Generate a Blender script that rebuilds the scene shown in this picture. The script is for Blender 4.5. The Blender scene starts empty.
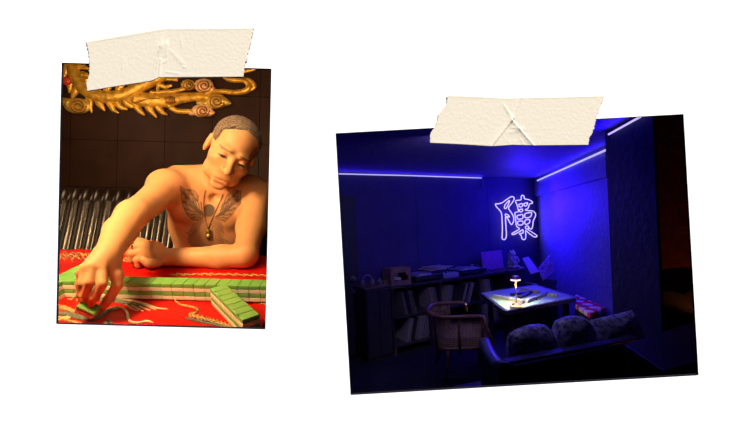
import bpy, math, random
import numpy as np
from mathutils import Vector, Matrix, geometry
from mathutils.bvhtree import BVHTree
random.seed(4)
SC = bpy.context.scene
COL = SC.collection
PI = math.pi

# ------------------------------------------------------------------ frames
F = 375.0; CX = 375.0; CY = 226.0; EYE = 1.70
e1 = Vector((1, 0, .045)).normalized(); e2 = Vector((0, 1, 0)); e3 = e1.cross(e2)
E = Matrix((e1, e2, e3))                       # camera frame -> world (world up = blue room up)
O = Vector((0, 0, EYE))
def W(p): return E @ Vector(p) + O             # camera-frame point -> world
def ray(px, py): return Vector(((px-CX)/F, 1, (CY-py)/F))
def P(px, py, Y): return W(ray(px, py)*Y)
def on_z(px, py, z):                           # where the sight line meets a level plane
    d = E @ ray(px, py); t = (z-EYE)/d.z
    return O + d*t
def on_plane(px, py, pt, n):
    d = E @ ray(px, py); return O + d*((pt-O).dot(n)/d.dot(n))

# ------------------------------------------------------------------ materials
def lin(c): return tuple((x/12.92 if x <= .04045 else ((x+.055)/1.055)**2.4) for x in c)
def mat(name, col, rough=.5, metal=0, noise=0, nscale=20, bump=0, bscale=60, emit=None, es=0, spec=.5, col2=None, coat=0, sheen=0, sss=0):
    m = bpy.data.materials.new(name); m.use_nodes = True
    nt = m.node_tree; b = nt.nodes['Principled BSDF']
    b.inputs['Base Color'].default_value = (*col, 1)
    b.inputs['Roughness'].default_value = rough; b.inputs['Metallic'].default_value = metal
    b.inputs['Specular IOR Level'].default_value = spec
    if coat: b.inputs['Coat Weight'].default_value = coat; b.inputs['Coat Roughness'].default_value = .15
    if sheen: b.inputs['Sheen Weight'].default_value = sheen
    if sss:
        b.inputs['Subsurface Weight'].default_value = sss; b.inputs['Subsurface Radius'].default_value = (.02, .008, .004)
    if emit: b.inputs['Emission Color'].default_value = (*emit, 1); b.inputs['Emission Strength'].default_value = es
    tc = nt.nodes.new('ShaderNodeTexCoord')
    if noise or col2:
        n = nt.nodes.new('ShaderNodeTexNoise'); n.inputs['Scale'].default_value = nscale; n.inputs['Detail'].default_value = 4
        nt.links.new(tc.outputs['Object'], n.inputs['Vector'])
        r = nt.nodes.new('ShaderNodeValToRGB')
        c2 = col2 if col2 else tuple(max(0, x*(1-noise)) for x in col)
        r.color_ramp.elements[0].position = .35; r.color_ramp.elements[1].position = .65
        r.color_ramp.elements[0].color = (*c2, 1); r.color_ramp.elements[1].color = (*col, 1)
        nt.links.new(n.outputs['Fac'], r.inputs['Fac']); nt.links.new(r.outputs['Color'], b.inputs['Base Color'])
    if bump:
        n = nt.nodes.new('ShaderNodeTexNoise'); n.inputs['Scale'].default_value = bscale; n.inputs['Detail'].default_value = 5
        nt.links.new(tc.outputs['Object'], n.inputs['Vector'])
        bp = nt.nodes.new('ShaderNodeBump'); bp.inputs['Strength'].default_value = bump; bp.inputs['Distance'].default_value = .01
        nt.links.new(n.outputs['Fac'], bp.inputs['Height']); nt.links.new(bp.outputs['Normal'], b.inputs['Normal'])
    return m

M = {}
M['white'] = mat('white_paper', (.93, .93, .93), .9, spec=0)
M['dark_back'] = mat('dark_backing', (.01, .01, .012), .95, spec=0)
M['tape'] = mat('masking_tape', (.645, .57, .455), .8, noise=.03, nscale=300, bump=.05, bscale=220, spec=.2)
M['print_edge'] = mat('print_edge', (.012, .01, .016), .9, spec=0)
# room 1
M['skin'] = None
M['hair'] = mat('grey_hair', (.34, .27, .21), .75, col2=(.13, .075, .045), nscale=170, bump=.8, bscale=300)
M['eye'] = mat('eye', (.06, .035, .025), .25)
M['cord'] = mat('necklace_cord', (.22, .08, .03), .6)
M['pendant'] = mat('pendant_gold', (.65, .5, .05), .3, metal=.6, col2=(.15, .25, .04), nscale=120)
M['ring'] = mat('ring_metal', (.35, .3, .25), .25, metal=1)
M['gold'] = mat('gilded_wood', (.95, .52, .06), .33, metal=.4, noise=.45, nscale=30, bump=.4, bscale=60)
M['gold_dark'] = mat('gilded_groove', (.42, .17, .02), .45, metal=.3, noise=.4, nscale=40)
M['gold_green'] = mat('gilded_green_wash', (.38, .30, .05), .4, metal=.35, col2=(.75, .42, .06), nscale=45)
M['gold_pink'] = mat('gilded_pink_wash', (.85, .40, .20), .4, metal=.2, col2=(.9, .6, .32), nscale=45)
M['red_paint'] = mat('red_paint', (.55, .05, .02), .35, noise=.3)
M['leather'] = mat('black_leather', (.012, .006, .004), .28, bump=.08, bscale=60, spec=.5, coat=.12)
M['red_cloth'] = mat('red_satin', (.66, .006, .002), .5, noise=.3, nscale=9, bump=.25, bscale=14, spec=.25)
M['thread'] = mat('gold_thread', (.80, .56, .20), .4, metal=.2, col2=(.30, .17, .05), nscale=220)
M['thread_pale'] = mat('pale_thread', (.9, .75, .45), .45, noise=.2, nscale=200)
M['thread_grey'] = mat('grey_thread', (.2, .22, .16), .5, noise=.5, nscale=200)
M['tile_green'] = mat('tile_green', (.22, .56, .13), .22, noise=.08, nscale=5, coat=.3)
M['tile_white'] = mat('tile_ivory', (.95, .93, .76), .25, coat=.3)
# room 2
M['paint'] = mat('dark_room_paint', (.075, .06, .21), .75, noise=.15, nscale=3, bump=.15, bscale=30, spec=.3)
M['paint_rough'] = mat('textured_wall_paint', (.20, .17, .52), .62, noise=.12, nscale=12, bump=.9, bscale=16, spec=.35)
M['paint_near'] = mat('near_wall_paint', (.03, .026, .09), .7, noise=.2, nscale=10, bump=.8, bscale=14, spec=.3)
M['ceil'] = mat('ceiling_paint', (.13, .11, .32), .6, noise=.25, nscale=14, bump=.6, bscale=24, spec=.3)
M['floor2'] = mat('dark_floor', (.035, .035, .05), .4, noise=.5, nscale=8, bump=.4, bscale=12)
M['door'] = mat('dark_door', (.04, .04, .055), .5, noise=.1)
M['steel'] = mat('brushed_steel', (.6, .58, .55), .3, metal=.9)
M['shelf'] = mat('black_shelf_board', (.05, .045, .06), .35, noise=.3, nscale=12)
M['shelf_edge'] = mat('dark_wood_edge', (.16, .10, .09), .5)
M['crate'] = mat('crate_wood', (.42, .25, .16), .6, noise=.3, nscale=20)
M['black'] = mat('black_plastic', (.02, .02, .024), .4)
M['neon_tint'] = mat('neon_tinted_plastic', (.42, .42, .72), .35, noise=.2, nscale=30)  # grey plastic with the neon's blue light put into its colour
M['vinyl'] = mat('black_vinyl', (.012, .012, .014), .2)
for i, c in enumerate([(.55, .5, .47), (.42, .37, .36), (.68, .62, .56), (.07, .06, .08), (.62, .56, .6)]):
    M['sleeve%d' % i] = mat('card_sleeve_%d' % i, c, .6, noise=.25, nscale=60)
M['sleeve_purple'] = mat('purple_print_sleeve', (.62, .16, .50), .5, col2=(.40, .13, .52), nscale=16)
M['sleeve_orange'] = mat('orange_print_sleeve', (.75, .3, .08), .5, col2=(.2, .12, .2), nscale=25)
M['sleeve_pattern'] = mat('floral_print_sleeve', (.50, .46, .8), .5, col2=(.5, .10, .12), nscale=28)
M['ceramic'] = mat('pale_ceramic', (.62, .55, .62), .3, noise=.35, nscale=30)
M['mat_green'] = mat('pale_green_playing_mat', (.50, .78, .50), .6, noise=.1, nscale=8)
M['table_rim'] = mat('dark_table_rim', (.06, .05, .07), .3)
M['brass'] = mat('lamp_brass', (.75, .5, .25), .3, metal=.8)
M['lamp_glow'] = mat('lamp_glow', (1, .8, .5), .4, emit=(1, .72, .42), es=4)
M['tile2'] = mat('pale_tile', (.72, .72, .62), .3)
M['dark_red_tray'] = mat('dice_tray', (.80, .30, .03), .4, col2=(.65, .55, .08), nscale=90)
M['walnut'] = mat('walnut', (.26, .11, .05), .38, noise=.4, nscale=18, coat=.2)
M['cane'] = mat('cane_weave', (.42, .28, .18), .6, noise=.3, nscale=80)
M['seat_fabric'] = mat('dark_seat_fabric', (.12, .07, .06), .8, noise=.3)
M['sofa2'] = mat('black_sofa_vinyl', (.022, .022, .032), .42)
M['sofa_trim'] = mat('dark_blue_piping', (.10, .10, .17), .4)
M['damask'] = mat('blue_damask', (.62, .62, .85), .40, col2=(.07, .07, .18), nscale=34, bump=.5, bscale=30, sheen=.3)
M['dark_wood'] = mat('black_brown_wood', (.035, .028, .035), .38, noise=.3)
M['wicker'] = mat('orange_brown_weave', (.55, .22, .10), .6, col2=(.08, .04, .04), nscale=60)
M['plaster_red'] = mat('red_brown_plaster', (.45, .12, .06), .7, noise=.4, nscale=10, bump=.4, bscale=20)
M['headphone'] = mat('headphone_plastic', (.32, .3, .45), .3)
M['led'] = mat('led_strip', (.6, .5, 1), .4, emit=(.50, .42, 1), es=1.3)
M['led_dim'] = mat('led_strip_end', (.6, .5, 1), .4, emit=(.52, .48, .9), es=1.0)
M['neon'] = mat('neon_tube', (.6, .5, 1), .4, emit=(.55, .46, 1), es=1.5)
M['cable'] = mat('cable', (.12, .12, .3), .5)

def skin_material():
    m = bpy.data.materials.new('skin'); m.use_nodes = True
    nt = m.node_tree; b = nt.nodes['Principled BSDF']
    a = nt.nodes.new('ShaderNodeVertexColor'); a.layer_name = 'pigment'
    n = nt.nodes.new('ShaderNodeTexNoise'); n.inputs['Scale'].default_value = 45; n.inputs['Detail'].default_value = 6
    tc = nt.nodes.new('ShaderNodeTexCoord'); nt.links.new(tc.outputs['Object'], n.inputs['Vector'])
    mx = nt.nodes.new('ShaderNodeMix'); mx.data_type = 'RGBA'; mx.blend_type = 'MULTIPLY'
    mr = nt.nodes.new('ShaderNodeMapRange'); mr.inputs['From Min'].default_value = .3; mr.inputs['From Max'].default_value = .7
    mr.inputs['To Min'].default_value = 0; mr.inputs['To Max'].default_value = .35
    nt.links.new(n.outputs['Fac'], mr.inputs['Value']); nt.links.new(mr.outputs['Result'], mx.inputs['Factor'])
    nt.links.new(a.outputs['Color'], mx.inputs[6]); mx.inputs[7].default_value = (.88, .74, .66, 1)
    nt.links.new(mx.outputs[2], b.inputs['Base Color'])
    b.inputs['Roughness'].default_value = .48; b.inputs['Specular IOR Level'].default_value = .35
    b.inputs['Subsurface Weight'].default_value = .12; b.inputs['Subsurface Radius'].default_value = (.02, .007, .003); b.inputs['Subsurface Scale'].default_value = .5
    bp = nt.nodes.new('ShaderNodeBump'); bp.inputs['Strength'].default_value = .15; bp.inputs['Distance'].default_value = .004
    n2 = nt.nodes.new('ShaderNodeTexNoise'); n2.inputs['Scale'].default_value = 220
    nt.links.new(tc.outputs['Object'], n2.inputs['Vector'])
    nt.links.new(n2.outputs['Fac'], bp.inputs['Height']); nt.links.new(bp.outputs['Normal'], b.inputs['Normal'])
    return m
M['skin'] = skin_material()

def dots_material():
    m = bpy.data.materials.new('polka_dot_fabric'); m.use_nodes = True
    nt = m.node_tree; b = nt.nodes['Principled BSDF']; b.inputs['Roughness'].default_value = .7
    tc = nt.nodes.new('ShaderNodeTexCoord'); v = nt.nodes.new('ShaderNodeTexVoronoi'); v.inputs['Scale'].default_value = 6
    v.inputs['Randomness'].default_value = 0.15
    mp = nt.nodes.new('ShaderNodeMapping'); mp.inputs['Scale'].default_value = (1, 1, .01)
    nt.links.new(tc.outputs['Object'], mp.inputs['Vector']); nt.links.new(mp.outputs['Vector'], v.inputs['Vector'])
    r = nt.nodes.new('ShaderNodeValToRGB'); r.color_ramp.interpolation = 'CONSTANT'
    r.color_ramp.elements[0].color = (.75, .65, .8, 1); r.color_ramp.elements[1].position = .36; r.color_ramp.elements[1].color = (.75, .02, .03, 1)
    nt.links.new(v.outputs['Distance'], r.inputs['Fac']); nt.links.new(r.outputs['Color'], b.inputs['Base Color'])
    return m
M['dots'] = dots_material()

def panel_material():
    m = bpy.data.materials.new('brown_wall_tiles'); m.use_nodes = True
    nt = m.node_tree; b = nt.nodes['Principled BSDF']; b.inputs['Roughness'].default_value = .6; b.inputs['Specular IOR Level'].default_value = .15
    tc = nt.nodes.new('ShaderNodeTexCoord')
    n = nt.nodes.new('ShaderNodeTexNoise'); n.inputs['Scale'].default_value = 8; n.inputs['Detail'].default_value = 8
    nt.links.new(tc.outputs['Object'], n.inputs['Vector'])
    r = nt.nodes.new('ShaderNodeValToRGB'); r.color_ramp.elements[0].position = .3; r.color_ramp.elements[1].position = .7
    r.color_ramp.elements[0].color = (.022, .0085, .006, 1); r.color_ramp.elements[1].color = (.034, .014, .010, 1)
    nt.links.new(n.outputs['Fac'], r.inputs['Fac']); nt.links.new(r.outputs['Color'], b.inputs['Base Color'])
    return m
M['panel'] = panel_material()

# ------------------------------------------------------------------ mesh helpers
class MB:
    def __init__(s): s.v = []; s.f = []
    def add(s, vs, fs):
        b = len(s.v); s.v += [Vector(x) for x in vs]; s.f += [tuple(b+i for i in f) for f in fs]; return s
    def box(s, c, size, R=None, taper=1.0):
        x, y, z = [k/2 for k in size]; vs = []
        for dz in (-1, 1):
            t = taper if dz > 0 else 1
            for dx, dy in ((-1, -1), (1, -1), (1, 1), (-1, 1)):
                p = Vector((dx*x*t, dy*y*t, dz*z)); vs.append((R @ p if R else p)+Vector(c))
        return s.add(vs, [(3, 2, 1, 0), (4, 5, 6, 7), (0, 1, 5, 4), (1, 2, 6, 5), (2, 3, 7, 6), (3, 0, 4, 7)])
    def hexa(s, b4, t4):                       # eight corners: bottom four, top four
        return s.add(list(b4)+list(t4), [(3, 2, 1, 0), (4, 5, 6, 7), (0, 1, 5, 4), (1, 2, 6, 5), (2, 3, 7, 6), (3, 0, 4, 7)])
    def prism(s, poly, off):
        n = len(poly); off = Vector(off)
        a = [Vector(p) for p in poly]; vs = a+[p+off for p in a]
        tri = geometry.tessellate_polygon([a])
        fs = [tuple(t) for t in tri]+[tuple(n+i for i in reversed(t)) for t in tri]
        fs += [(i, (i+1) % n, n+(i+1) % n, n+i) for i in range(n)]
        return s.add(vs, fs)
    def tube(s, pts, r, seg=8, flat=None, fn=None, closed=False):
        pts = [Vector(p) for p in pts]; n = len(pts)
        if not hasattr(r, '__len__'): r = [r]*n
        rings = []; prev = None
        for i, p in enumerate(pts):
            if closed: t = pts[(i+1) % n]-pts[i-1]
            else: t = pts[min(i+1, n-1)]-pts[max(i-1, 0)]
            t.normalize()
            ref = fn if fn is not None else (prev if prev is not None else (Vector((0, 0, 1)) if abs(t.z) < .9 else Vector((1, 0, 0))))
            a = ref-t*ref.dot(t)
            if a.length < 1e-6: a = t.orthogonal()
            a.normalize(); b = t.cross(a); prev = a
            k = flat if flat else 1
            rings.append([p+(a*math.cos(2*PI*j/seg)*k+b*math.sin(2*PI*j/seg))*r[i] for j in range(seg)])
        vs = [q for R_ in rings for q in R_]; fs = []
        m = n if closed else n-1
        for i in range(m):
            for j in range(seg):
                i2 = (i+1) % n; fs.append((i*seg+j, i*seg+(j+1) % seg, i2*seg+(j+1) % seg, i2*seg+j))
        if not closed: fs += [tuple(range(seg))[::-1], tuple((n-1)*seg+j for j in range(seg))]
        return s.add(vs, fs)
    def lathe(s, c, prof, seg=24, R=None):     # prof: (radius, z)
        vs = []; c = Vector(c)
        for r, z in prof:
            for j in range(seg):
                p = Vector((r*math.cos(2*PI*j/seg), r*math.sin(2*PI*j/seg), z)); vs.append((R @ p if R else p)+c)
        fs = [(i*seg+j, i*seg+(j+1) % seg, (i+1)*seg+(j+1) % seg, (i+1)*seg+j) for i in range(len(prof)-1) for j in range(seg)]
        fs += [tuple(range(seg))[::-1], tuple((len(prof)-1)*seg+j for j in range(seg))]
        return s.add(vs, fs)
    def ell(s, c, r, R=None, su=20, sv=12, p=1.0):
        prof = []; vs = []; c = Vector(c)
        def sg(x): return math.copysign(abs(x)**p, x)
        for i in range(sv+1):
            a = -PI/2+PI*i/sv
            for j in range(su):
                b = 2*PI*j/su
                q = Vector((r[0]*sg(math.cos(a))*sg(math.cos(b)), r[1]*sg(math.cos(a))*sg(math.sin(b)), r[2]*sg(math.sin(a))))
                vs.append((R @ q if R else q)+c)
        fs = [(i*su+j, i*su+(j+1) % su, (i+1)*su+(j+1) % su, (i+1)*su+j) for i in range(sv) for j in range(su)]
        return s.add(vs, fs)
    def build(s, name, m, parent=None, loc=None, smooth=False, bevel=0):
        """vertices are world points; the object's origin goes to its parent's (or its own base)"""
        if parent is not None: base = Vector(parent['_o'])
        else:
            if loc is None:
                n = len(s.v); loc = sum(s.v, Vector())/n; loc.z = min(v.z for v in s.v)
            base = Vector(loc)
        me = bpy.data.meshes.new(name); me.from_pydata([v-base for v in s.v], [], s.f); me.update()
        me.materials.append(m if not isinstance(m, str) else M[m])
        if smooth: me.shade_smooth()
        o = bpy.data.objects.new(name, me); COL.objects.link(o)
        o['_o'] = list(base)
        if parent is not None: o.parent = parent
        else: o.location = base
        if bevel:
            b = o.modifiers.new('bevel', 'BEVEL'); b.width = bevel; b.segments = 2; b.limit_method = 'ANGLE'
        return o
def fixn(o):
    import bmesh
    bm = bmesh.new(); bm.from_mesh(o.data); bmesh.ops.recalc_face_normals(bm, faces=bm.faces); bm.to_mesh(o.data); bm.free(); return o
def thing(name, loc, label, cat, group=None):
    o = bpy.data.objects.new(name, None); COL.objects.link(o); o.location = loc; o['_o'] = list(loc); o.empty_display_size = .05
    return tag(o, label, cat, group)
def tag(o, label, cat, group=None, kind=None):
    o['label'] = label; o['category'] = cat
    if group: o['group'] = group
    if kind: o['kind'] = kind
    return o
def struct(o): o['kind'] = 'structure'; return o
def smoothpath(pts, k=4):
    pts = [Vector(p) for p in pts]; out = []
    for i in range(len(pts)-1):
        p0 = pts[max(i-1, 0)]; p1 = pts[i]; p2 = pts[i+1]; p3 = pts[min(i+2, len(pts)-1)]
        for j in range(k):
            t = j/k
            out.append(.5*((2*p1)+(-p0+p2)*t+(2*p0-5*p1+4*p2-p3)*t*t+(-p0+3*p1-3*p2+p3)*t**3))
    out.append(pts[-1]); return out
def smoothclosed(pts, k=3):
    pts = [Vector(p) for p in pts]; n = len(pts); out = []
    for i in range(n):
        p0, p1, p2, p3 = pts[i-1], pts[i], pts[(i+1) % n], pts[(i+2) % n]
        for j in range(k):
            t = j/k
            out.append(.5*((2*p1)+(-p0+p2)*t+(2*p0-5*p1+4*p2-p3)*t*t+(-p0+3*p1-3*p2+p3)*t**3))
    return out

# ================================================================== 0. white wall with the two taped pictures
YW = .5
h1 = [(62, 63), (271.3, 69), (265.3, 328.3), (56.7, 323)]
h2 = [(336, 133.5), (683, 114.3), (698, 374.3), (351, 394)]
def front_wall():
    outer = [(-2.5, 1.75), (4.6, 1.75), (4.6, -2.0), (-2.5, -2.0)]
    loops = [[Vector((x, YW, z)) for x, z in outer]]
    for h in (h1, h2): loops.append([ray(px, py)*YW for px, py in h])
    tri = geometry.tessellate_polygon(loops)
    flat = [p for l in loops for p in l]; n = len(flat); T = .0012
    wf = [W(p) for p in flat]; wb = [W(p+Vector((0, T, 0))) for p in flat]
    mb = MB(); fs = []
    for t in tri:
        a, b, c = [flat[i] for i in t]
        if (b-a).cross(c-a).y > 0: t = tuple(reversed(t))
        fs.append(tuple(t))
    mb.add(wf+wb, fs+[tuple(n+i for i in reversed(t)) for t in fs])
    k = 0
    for l in loops:
        m = len(l)
        for i in range(m): mb.f.append((k+i, k+(i+1) % m, n+k+(i+1) % m, n+k+i))
        k += m
    o = mb.build('wall_front', 'white'); o.data.materials.append(M['dark_back'])
    for i, p in enumerate(o.data.polygons):
        if i >= len(fs): p.material_index = 1
    return struct(o)
front_wall()
def edge_ring(h, name, label):
    c = Vector((sum(p[0] for p in h)/4, sum(p[1] for p in h)/4)); mb = MB()
    n = 4; rings = []
    for dy, off in ((-.0006, .18), (-.0006, -.18), (.0020, -.18), (.0020, .18)):
        L_ = []
        for px, py in h:
            sx = 1 if px > c.x else -1; sy = 1 if py > c.y else -1
            L_.append(W(ray(px+sx*off, py+sy*off)*YW+Vector((0, dy, 0))))
        rings.append(L_)
    vs = [q for r in rings for q in r]; fs = []
    for i in range(4):
        for j in range(4): fs.append((i*4+j, i*4+(j+1) % 4, ((i+1) % 4)*4+(j+1) % 4, ((i+1) % 4)*4+j))
    mb.add(vs, fs); o = fixn(mb.build(name, 'print_edge'))
    return tag(o, label, 'picture edge')
edge_ring(h1, 'picture_edge', 'thin dark edge of the smaller left picture, the one of the bare-chested man')
edge_ring(h2, 'picture_edge', 'thin dark edge of the wider right picture, the one of the blue-lit room')

def tape(name, label, top, right, bottom, left, creases, seed):
    """outline given by its four sides in picture points; a sheet with folds, on the wall"""
    rng = random.Random(seed)
    def along(poly, n):
        d = [0]
        for a, b in zip(poly, poly[1:]): d.append(d[-1]+math.dist(a, b))
        out = []
        for i in range(n+1):
            s = d[-1]*i/n; j = 0
            while j < len(poly)-2 and d[j+1] < s: j += 1
            t = (s-d[j])/max(1e-6, d[j+1]-d[j]); out.append((poly[j][0]+(poly[j+1][0]-poly[j][0])*t, poly[j][1]+(poly[j+1][1]-poly[j][1])*t))
        return out
    NU, NV = 220, 72
    T_ = along(top, NU); B_ = along(bottom, NU); L_ = along(left, NV); R_ = along(right, NV)
    jl = [rng.uniform(-.9, .9)*(.4+.6*(_%3==0)) for _ in range(NV+1)]; jr = [rng.uniform(-1.1, 1.1)*(.4+.6*(_%3==0)) for _ in range(NV+1)]
    vs = []; pts = []
    for j in range(NV+1):
        v = j/NV
        for i in range(NU+1):
            u = i/NU
            x = (1-v)*T_[i][0]+v*B_[i][0]+(1-u)*L_[j][0]+u*R_[j][0]-((1-u)*(1-v)*T_[0][0]+u*(1-v)*T_[-1][0]+(1-u)*v*B_[0][0]+u*v*B_[-1][0])
            y = (1-v)*T_[i][1]+v*B_[i][1]+(1-u)*L_[j][1]+u*R_[j][1]-((1-u)*(1-v)*T_[0][1]+u*(1-v)*T_[-1][1]+(1-u)*v*B_[0][1]+u*v*B_[-1][1])
            x += jl[j]*(1-u)**8+jr[j]*u**8
            h = 0
            for (ax, ay, bx, by, hh, w, skew) in creases:
                dx, dy = bx-ax, by-ay; t = max(0, min(1, ((x-ax)*dx+(y-ay)*dy)/(dx*dx+dy*dy)))
                qx, qy = x-(ax+dx*t), y-(ay+dy*t); dd = math.hypot(qx, qy)
                side = 1 if (qx*dy-qy*dx) > 0 else -1
                if skew > 1:                       # overlapping lap of the fold: a sharp lip on one side
                    if side > 0: h += hh*math.exp(-(dd/w)**1.3)*(1 if dd > .35 else dd/.35)
                    continue
                ww = w*(1+skew*side)
                fade = min(1, 4*min(t, 1-t)+.35) if hh < .9 else 1
                h += hh*math.exp(-(dd/ww)**2)*fade
            pts.append((x, y, h))
            vs.append(W(ray(x, y)*YW+Vector((0, -.0012-h*.0006, 0))))
    fs = []
    for j in range(NV):
        for i in range(NU):
            a = j*(NU+1)+i; fs.append((a, a+NU+1, a+NU+2, a+1))
    mb = MB(); mb.add(vs, fs); o = mb.build(name, 'tape', smooth=True)
    sd = o.modifiers.new('thickness', 'SOLIDIFY'); sd.thickness = .0006; sd.offset = -1
    # wavy small wrinkle: gentle second-order relief
    return tag(o, label, 'tape')
tape('masking_tape', 'torn strip of cream tape with one upright fold, over the picture of the man',
     [(86.5, 42), (125, 35.2), (163, 29), (167.6, 28.7), (210, 28.4), (254, 28)],
     [(254, 28), (252, 36.5), (250.6, 46), (249, 51), (247.6, 58), (245, 66), (243.8, 77.4)],
     [(88.2, 91.6), (120, 86.4), (152.5, 81.4), (160.5, 78), (200, 77.8), (243.8, 77.4)],
     [(86.5, 42), (88.6, 51), (90.2, 64), (89.6, 75), (86.8, 85), (88.2, 91.6)],
     [(167, 28.5, 160.5, 46, 1.7, 4.5, 2), (160.5, 46, 154.5, 81, 1.7, 4.5, 2), (154.5, 80, 160.2, 47, .9, 2.6, 2), (168, 41, 162, 60, .8, 1.2, .3), (161.5, 60, 160, 78, 1.2, 1.0, .2),
      (168, 43, 167, 58, .6, .9, 0), (162, 64, 168, 60, .4, 1.0, 0), (166, 72, 180, 74, .35, 1.0, 0), (181, 38, 183, 50, .3, 1.0, 0), (124, 56, 123, 76, .3, 1.1, 0),
      (126, 60, 127, 72, .2, .9, 0), (170, 50, 185, 66, .35, 2.2, 0), (184, 67, 185.6, 67.8, .8, .7, 0), (88, 43, 166, 30, .25, .6, 0), (168, 30, 253, 29.4, .2, .6, 0), (174, 76, 240, 76.5, .2, .6, 0)], 1)
tape('masking_tape', 'torn strip of cream tape with an X-shaped crumple, over the picture of the blue room',
     [(447, 95.2), (480, 96.6), (505, 98.2), (521.5, 97.6), (560, 97), (604.3, 95.6)],
     [(604.3, 95.6), (600.4, 106), (596, 118), (593.6, 129), (589, 138), (587.8, 145.4)],
     [(429.7, 143.4), (460, 144.8), (491.5, 146.8), (512, 145.4), (534, 145.9), (587.8, 145.4)],
     [(447, 95.2), (446.4, 104), (438, 115), (435.5, 125), (430, 134), (429.7, 143.4)],
     [(513, 120, 522, 97, 1.4, 3.5, 2), (492, 146.6, 513, 120, 1.4, 3.2, 2), (534.5, 146, 513, 121, 1.5, 3.0, 2), (513, 121, 534.5, 146, .7, 1.0, -.4), (503, 104, 512, 121, .6, 1.1, 0),
      (507, 110, 513, 119, .6, .9, 0), (511, 128, 524, 129, .5, 1.5, 0), (508, 133, 520, 130, .4, 1.6, 0), (509, 141, 510, 146, .4, .9, 0), (514, 140, 513, 146, .4, .9, 0), (520, 139, 524, 146, .4, .9, 0),
      (594, 104, 590, 108, .3, .8, 0), (449, 96.5, 520, 99, .2, .6, 0), (524, 98.5, 602, 97, .2, .6, 0), (432, 142, 490, 145, .2, .6, 0)], 2)

# ================================================================== 1. the warm room: the man at the red table
T0c = ray(165, 301)*1.0
X1 = Vector((1, 0, -.026)).normalized(); Y1 = Vector((0, 1, .295)); Y1 = (Y1-X1*Y1.dot(X1)).normalized(); Z1 = X1.cross(Y1)
R1 = Matrix((X1, Y1, Z1)).transposed()        # table frame -> camera frame
def T1(x, y, z): return W(T0c+R1 @ Vector((x, y, z)))
RW1 = E @ R1                                  # table frame -> world, rotation only
def on_t(px, py, z=0):                        # sight line meets the table plane (table-frame height z)
    r = ray(px, py); c = T0c+Z1*z; t = c.dot(Z1)/r.dot(Z1); return W(r*t)
def on_t_loc(px, py, z=0):
    r = ray(px, py); c = T0c+Z1*z; t = c.dot(Z1)/r.dot(Z1); return R1.transposed() @ (r*t-T0c)
YB = 1.05
RwM = Matrix((Vector((1, 0, -.026)).normalized(), Vector((0, 1, 0)), Vector((.026, 0, 1)).normalized())).transposed()
def TS(x, y, z): return W(T0c+RwM @ Vector((x, y, z)))
RWW = E @ RwM
def on_w(px, py, d=0):                        # sight line meets the back wall, d in front of it
    r = ray(px, py); return W(r*(T0c.y+YB-d))
WN = -(E @ Vector((0, 1, 0)))                                # normal of that wall towards us

def slab1(name, m, x0, x1, y0, y1, z0, z1):
    mb = MB(); b = [TS(x0, y0, z0), TS(x1, y0, z0), TS(x1, y1, z0), TS(x0, y1, z0)]; t = [TS(x0, y0, z1), TS(x1, y0, z1), TS(x1, y1, z1), TS(x0, y1, z1)]
    return struct(mb.hexa(b, t).build(name, m))
# back wall of square tiles with narrow joints
def back_wall1():
    mb = MB(); ts = None
    p0 = on_w(117.4, 140.5); p1 = on_w(164.6, 140.5+1.0)
    inv = (RWW.transposed() @ (p0-W(T0c))); inv1 = (RWW.transposed() @ (p1-W(T0c)))
    s = inv1.x-inv.x; g = .0014
    for i in range(-5, 5):
        for j in range(-4, 4):
            x0 = inv.x+i*s; z0 = inv.z+j*s
            if x0 > .15 or x0+s < -1.6: continue
            x1_ = min(x0+s, .15)
            a = [(x0+g, z0+g), (x1_-g, z0+g), (x1_-g, z0+s-g), (x0+g, z0+s-g)]
            mb.prism([TS(x, YB, z) for x, z in a], RWW @ Vector((0, .012, 0)))
    o = fixn(mb.build('wall_back_tiles', 'panel')); o.name = 'wall_back'; struct(o)
    slab1('wall_back', 'dark_back', -1.7, .15, YB+.006, YB+.03, -1.3, 1.5)
back_wall1()
slab1('ceiling', 'panel', -1.75, .62, -.47, YB+.03, 1.40, 1.43)
slab1('wall_left', 'panel', -1.74, -1.70, -.47, YB+.03, -1.3, 1.43)
slab1('floor', 'dark_wood', -1.74, .2, -.47, YB+.03, -1.32, -1.28)

# --- gilded dragon carving
def relief_tube(mb, pts, r, k=5, flat=.8, seg=10, lift=.012):
    c = smoothpath([on_w(x, y, lift) for x, y in pts], k)
    n = len(c)
    if not hasattr(r, '__len__'): r = [r]*2
    rr = []
    for i in range(n):
        t = i/(n-1)*(len(r)-1); a = min(int(t), len(r)-2); rr.append((r[a]+(r[a+1]-r[a])*(t-a))*PXW)
    mb.tube(c, rr, seg, flat=flat, fn=WN)
PXW = (on_w(165, 100)-on_w(166, 100)).length
dragon = thing('dragon_carving', on_w(150, 110), 'carved gilded dragon relief hanging high on the brown tiled wall', 'wall carving')
b = MB()
relief_tube(b, [(71, 58), (71.5, 63), (75.4, 75.4), (81.5, 86), (90.8, 93), (101.5, 96.7), (114, 97), (126, 94.5), (140, 87.5), (152, 81.5), (168, 74), (182, 66)], [4.5, 6.2, 6.4, 6.2, 6.0, 5.4, 5], flat=.7)
fixn(b.build('tail_body', 'gold', dragon, smooth=True))
b = MB()
relief_tube(b, [(71, 58), (71.5, 63), (75.4, 75), (81.5, 85.5), (90.8, 92.5), (101.5, 96), (114, 96.4), (126, 94), (140, 87), (152, 81), (168, 73.5)], [1.1, 1.5, 1.5, 1.2], lift=.026)
fixn(b.build('back_ridge', 'gold_dark', dragon, smooth=True))
def spike(pts, r, m='gold'):
    b = MB(); relief_tube(b, pts, r, lift=.010, flat=.6); fixn(b.build('flame_spike', m, dragon, smooth=True))
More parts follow.
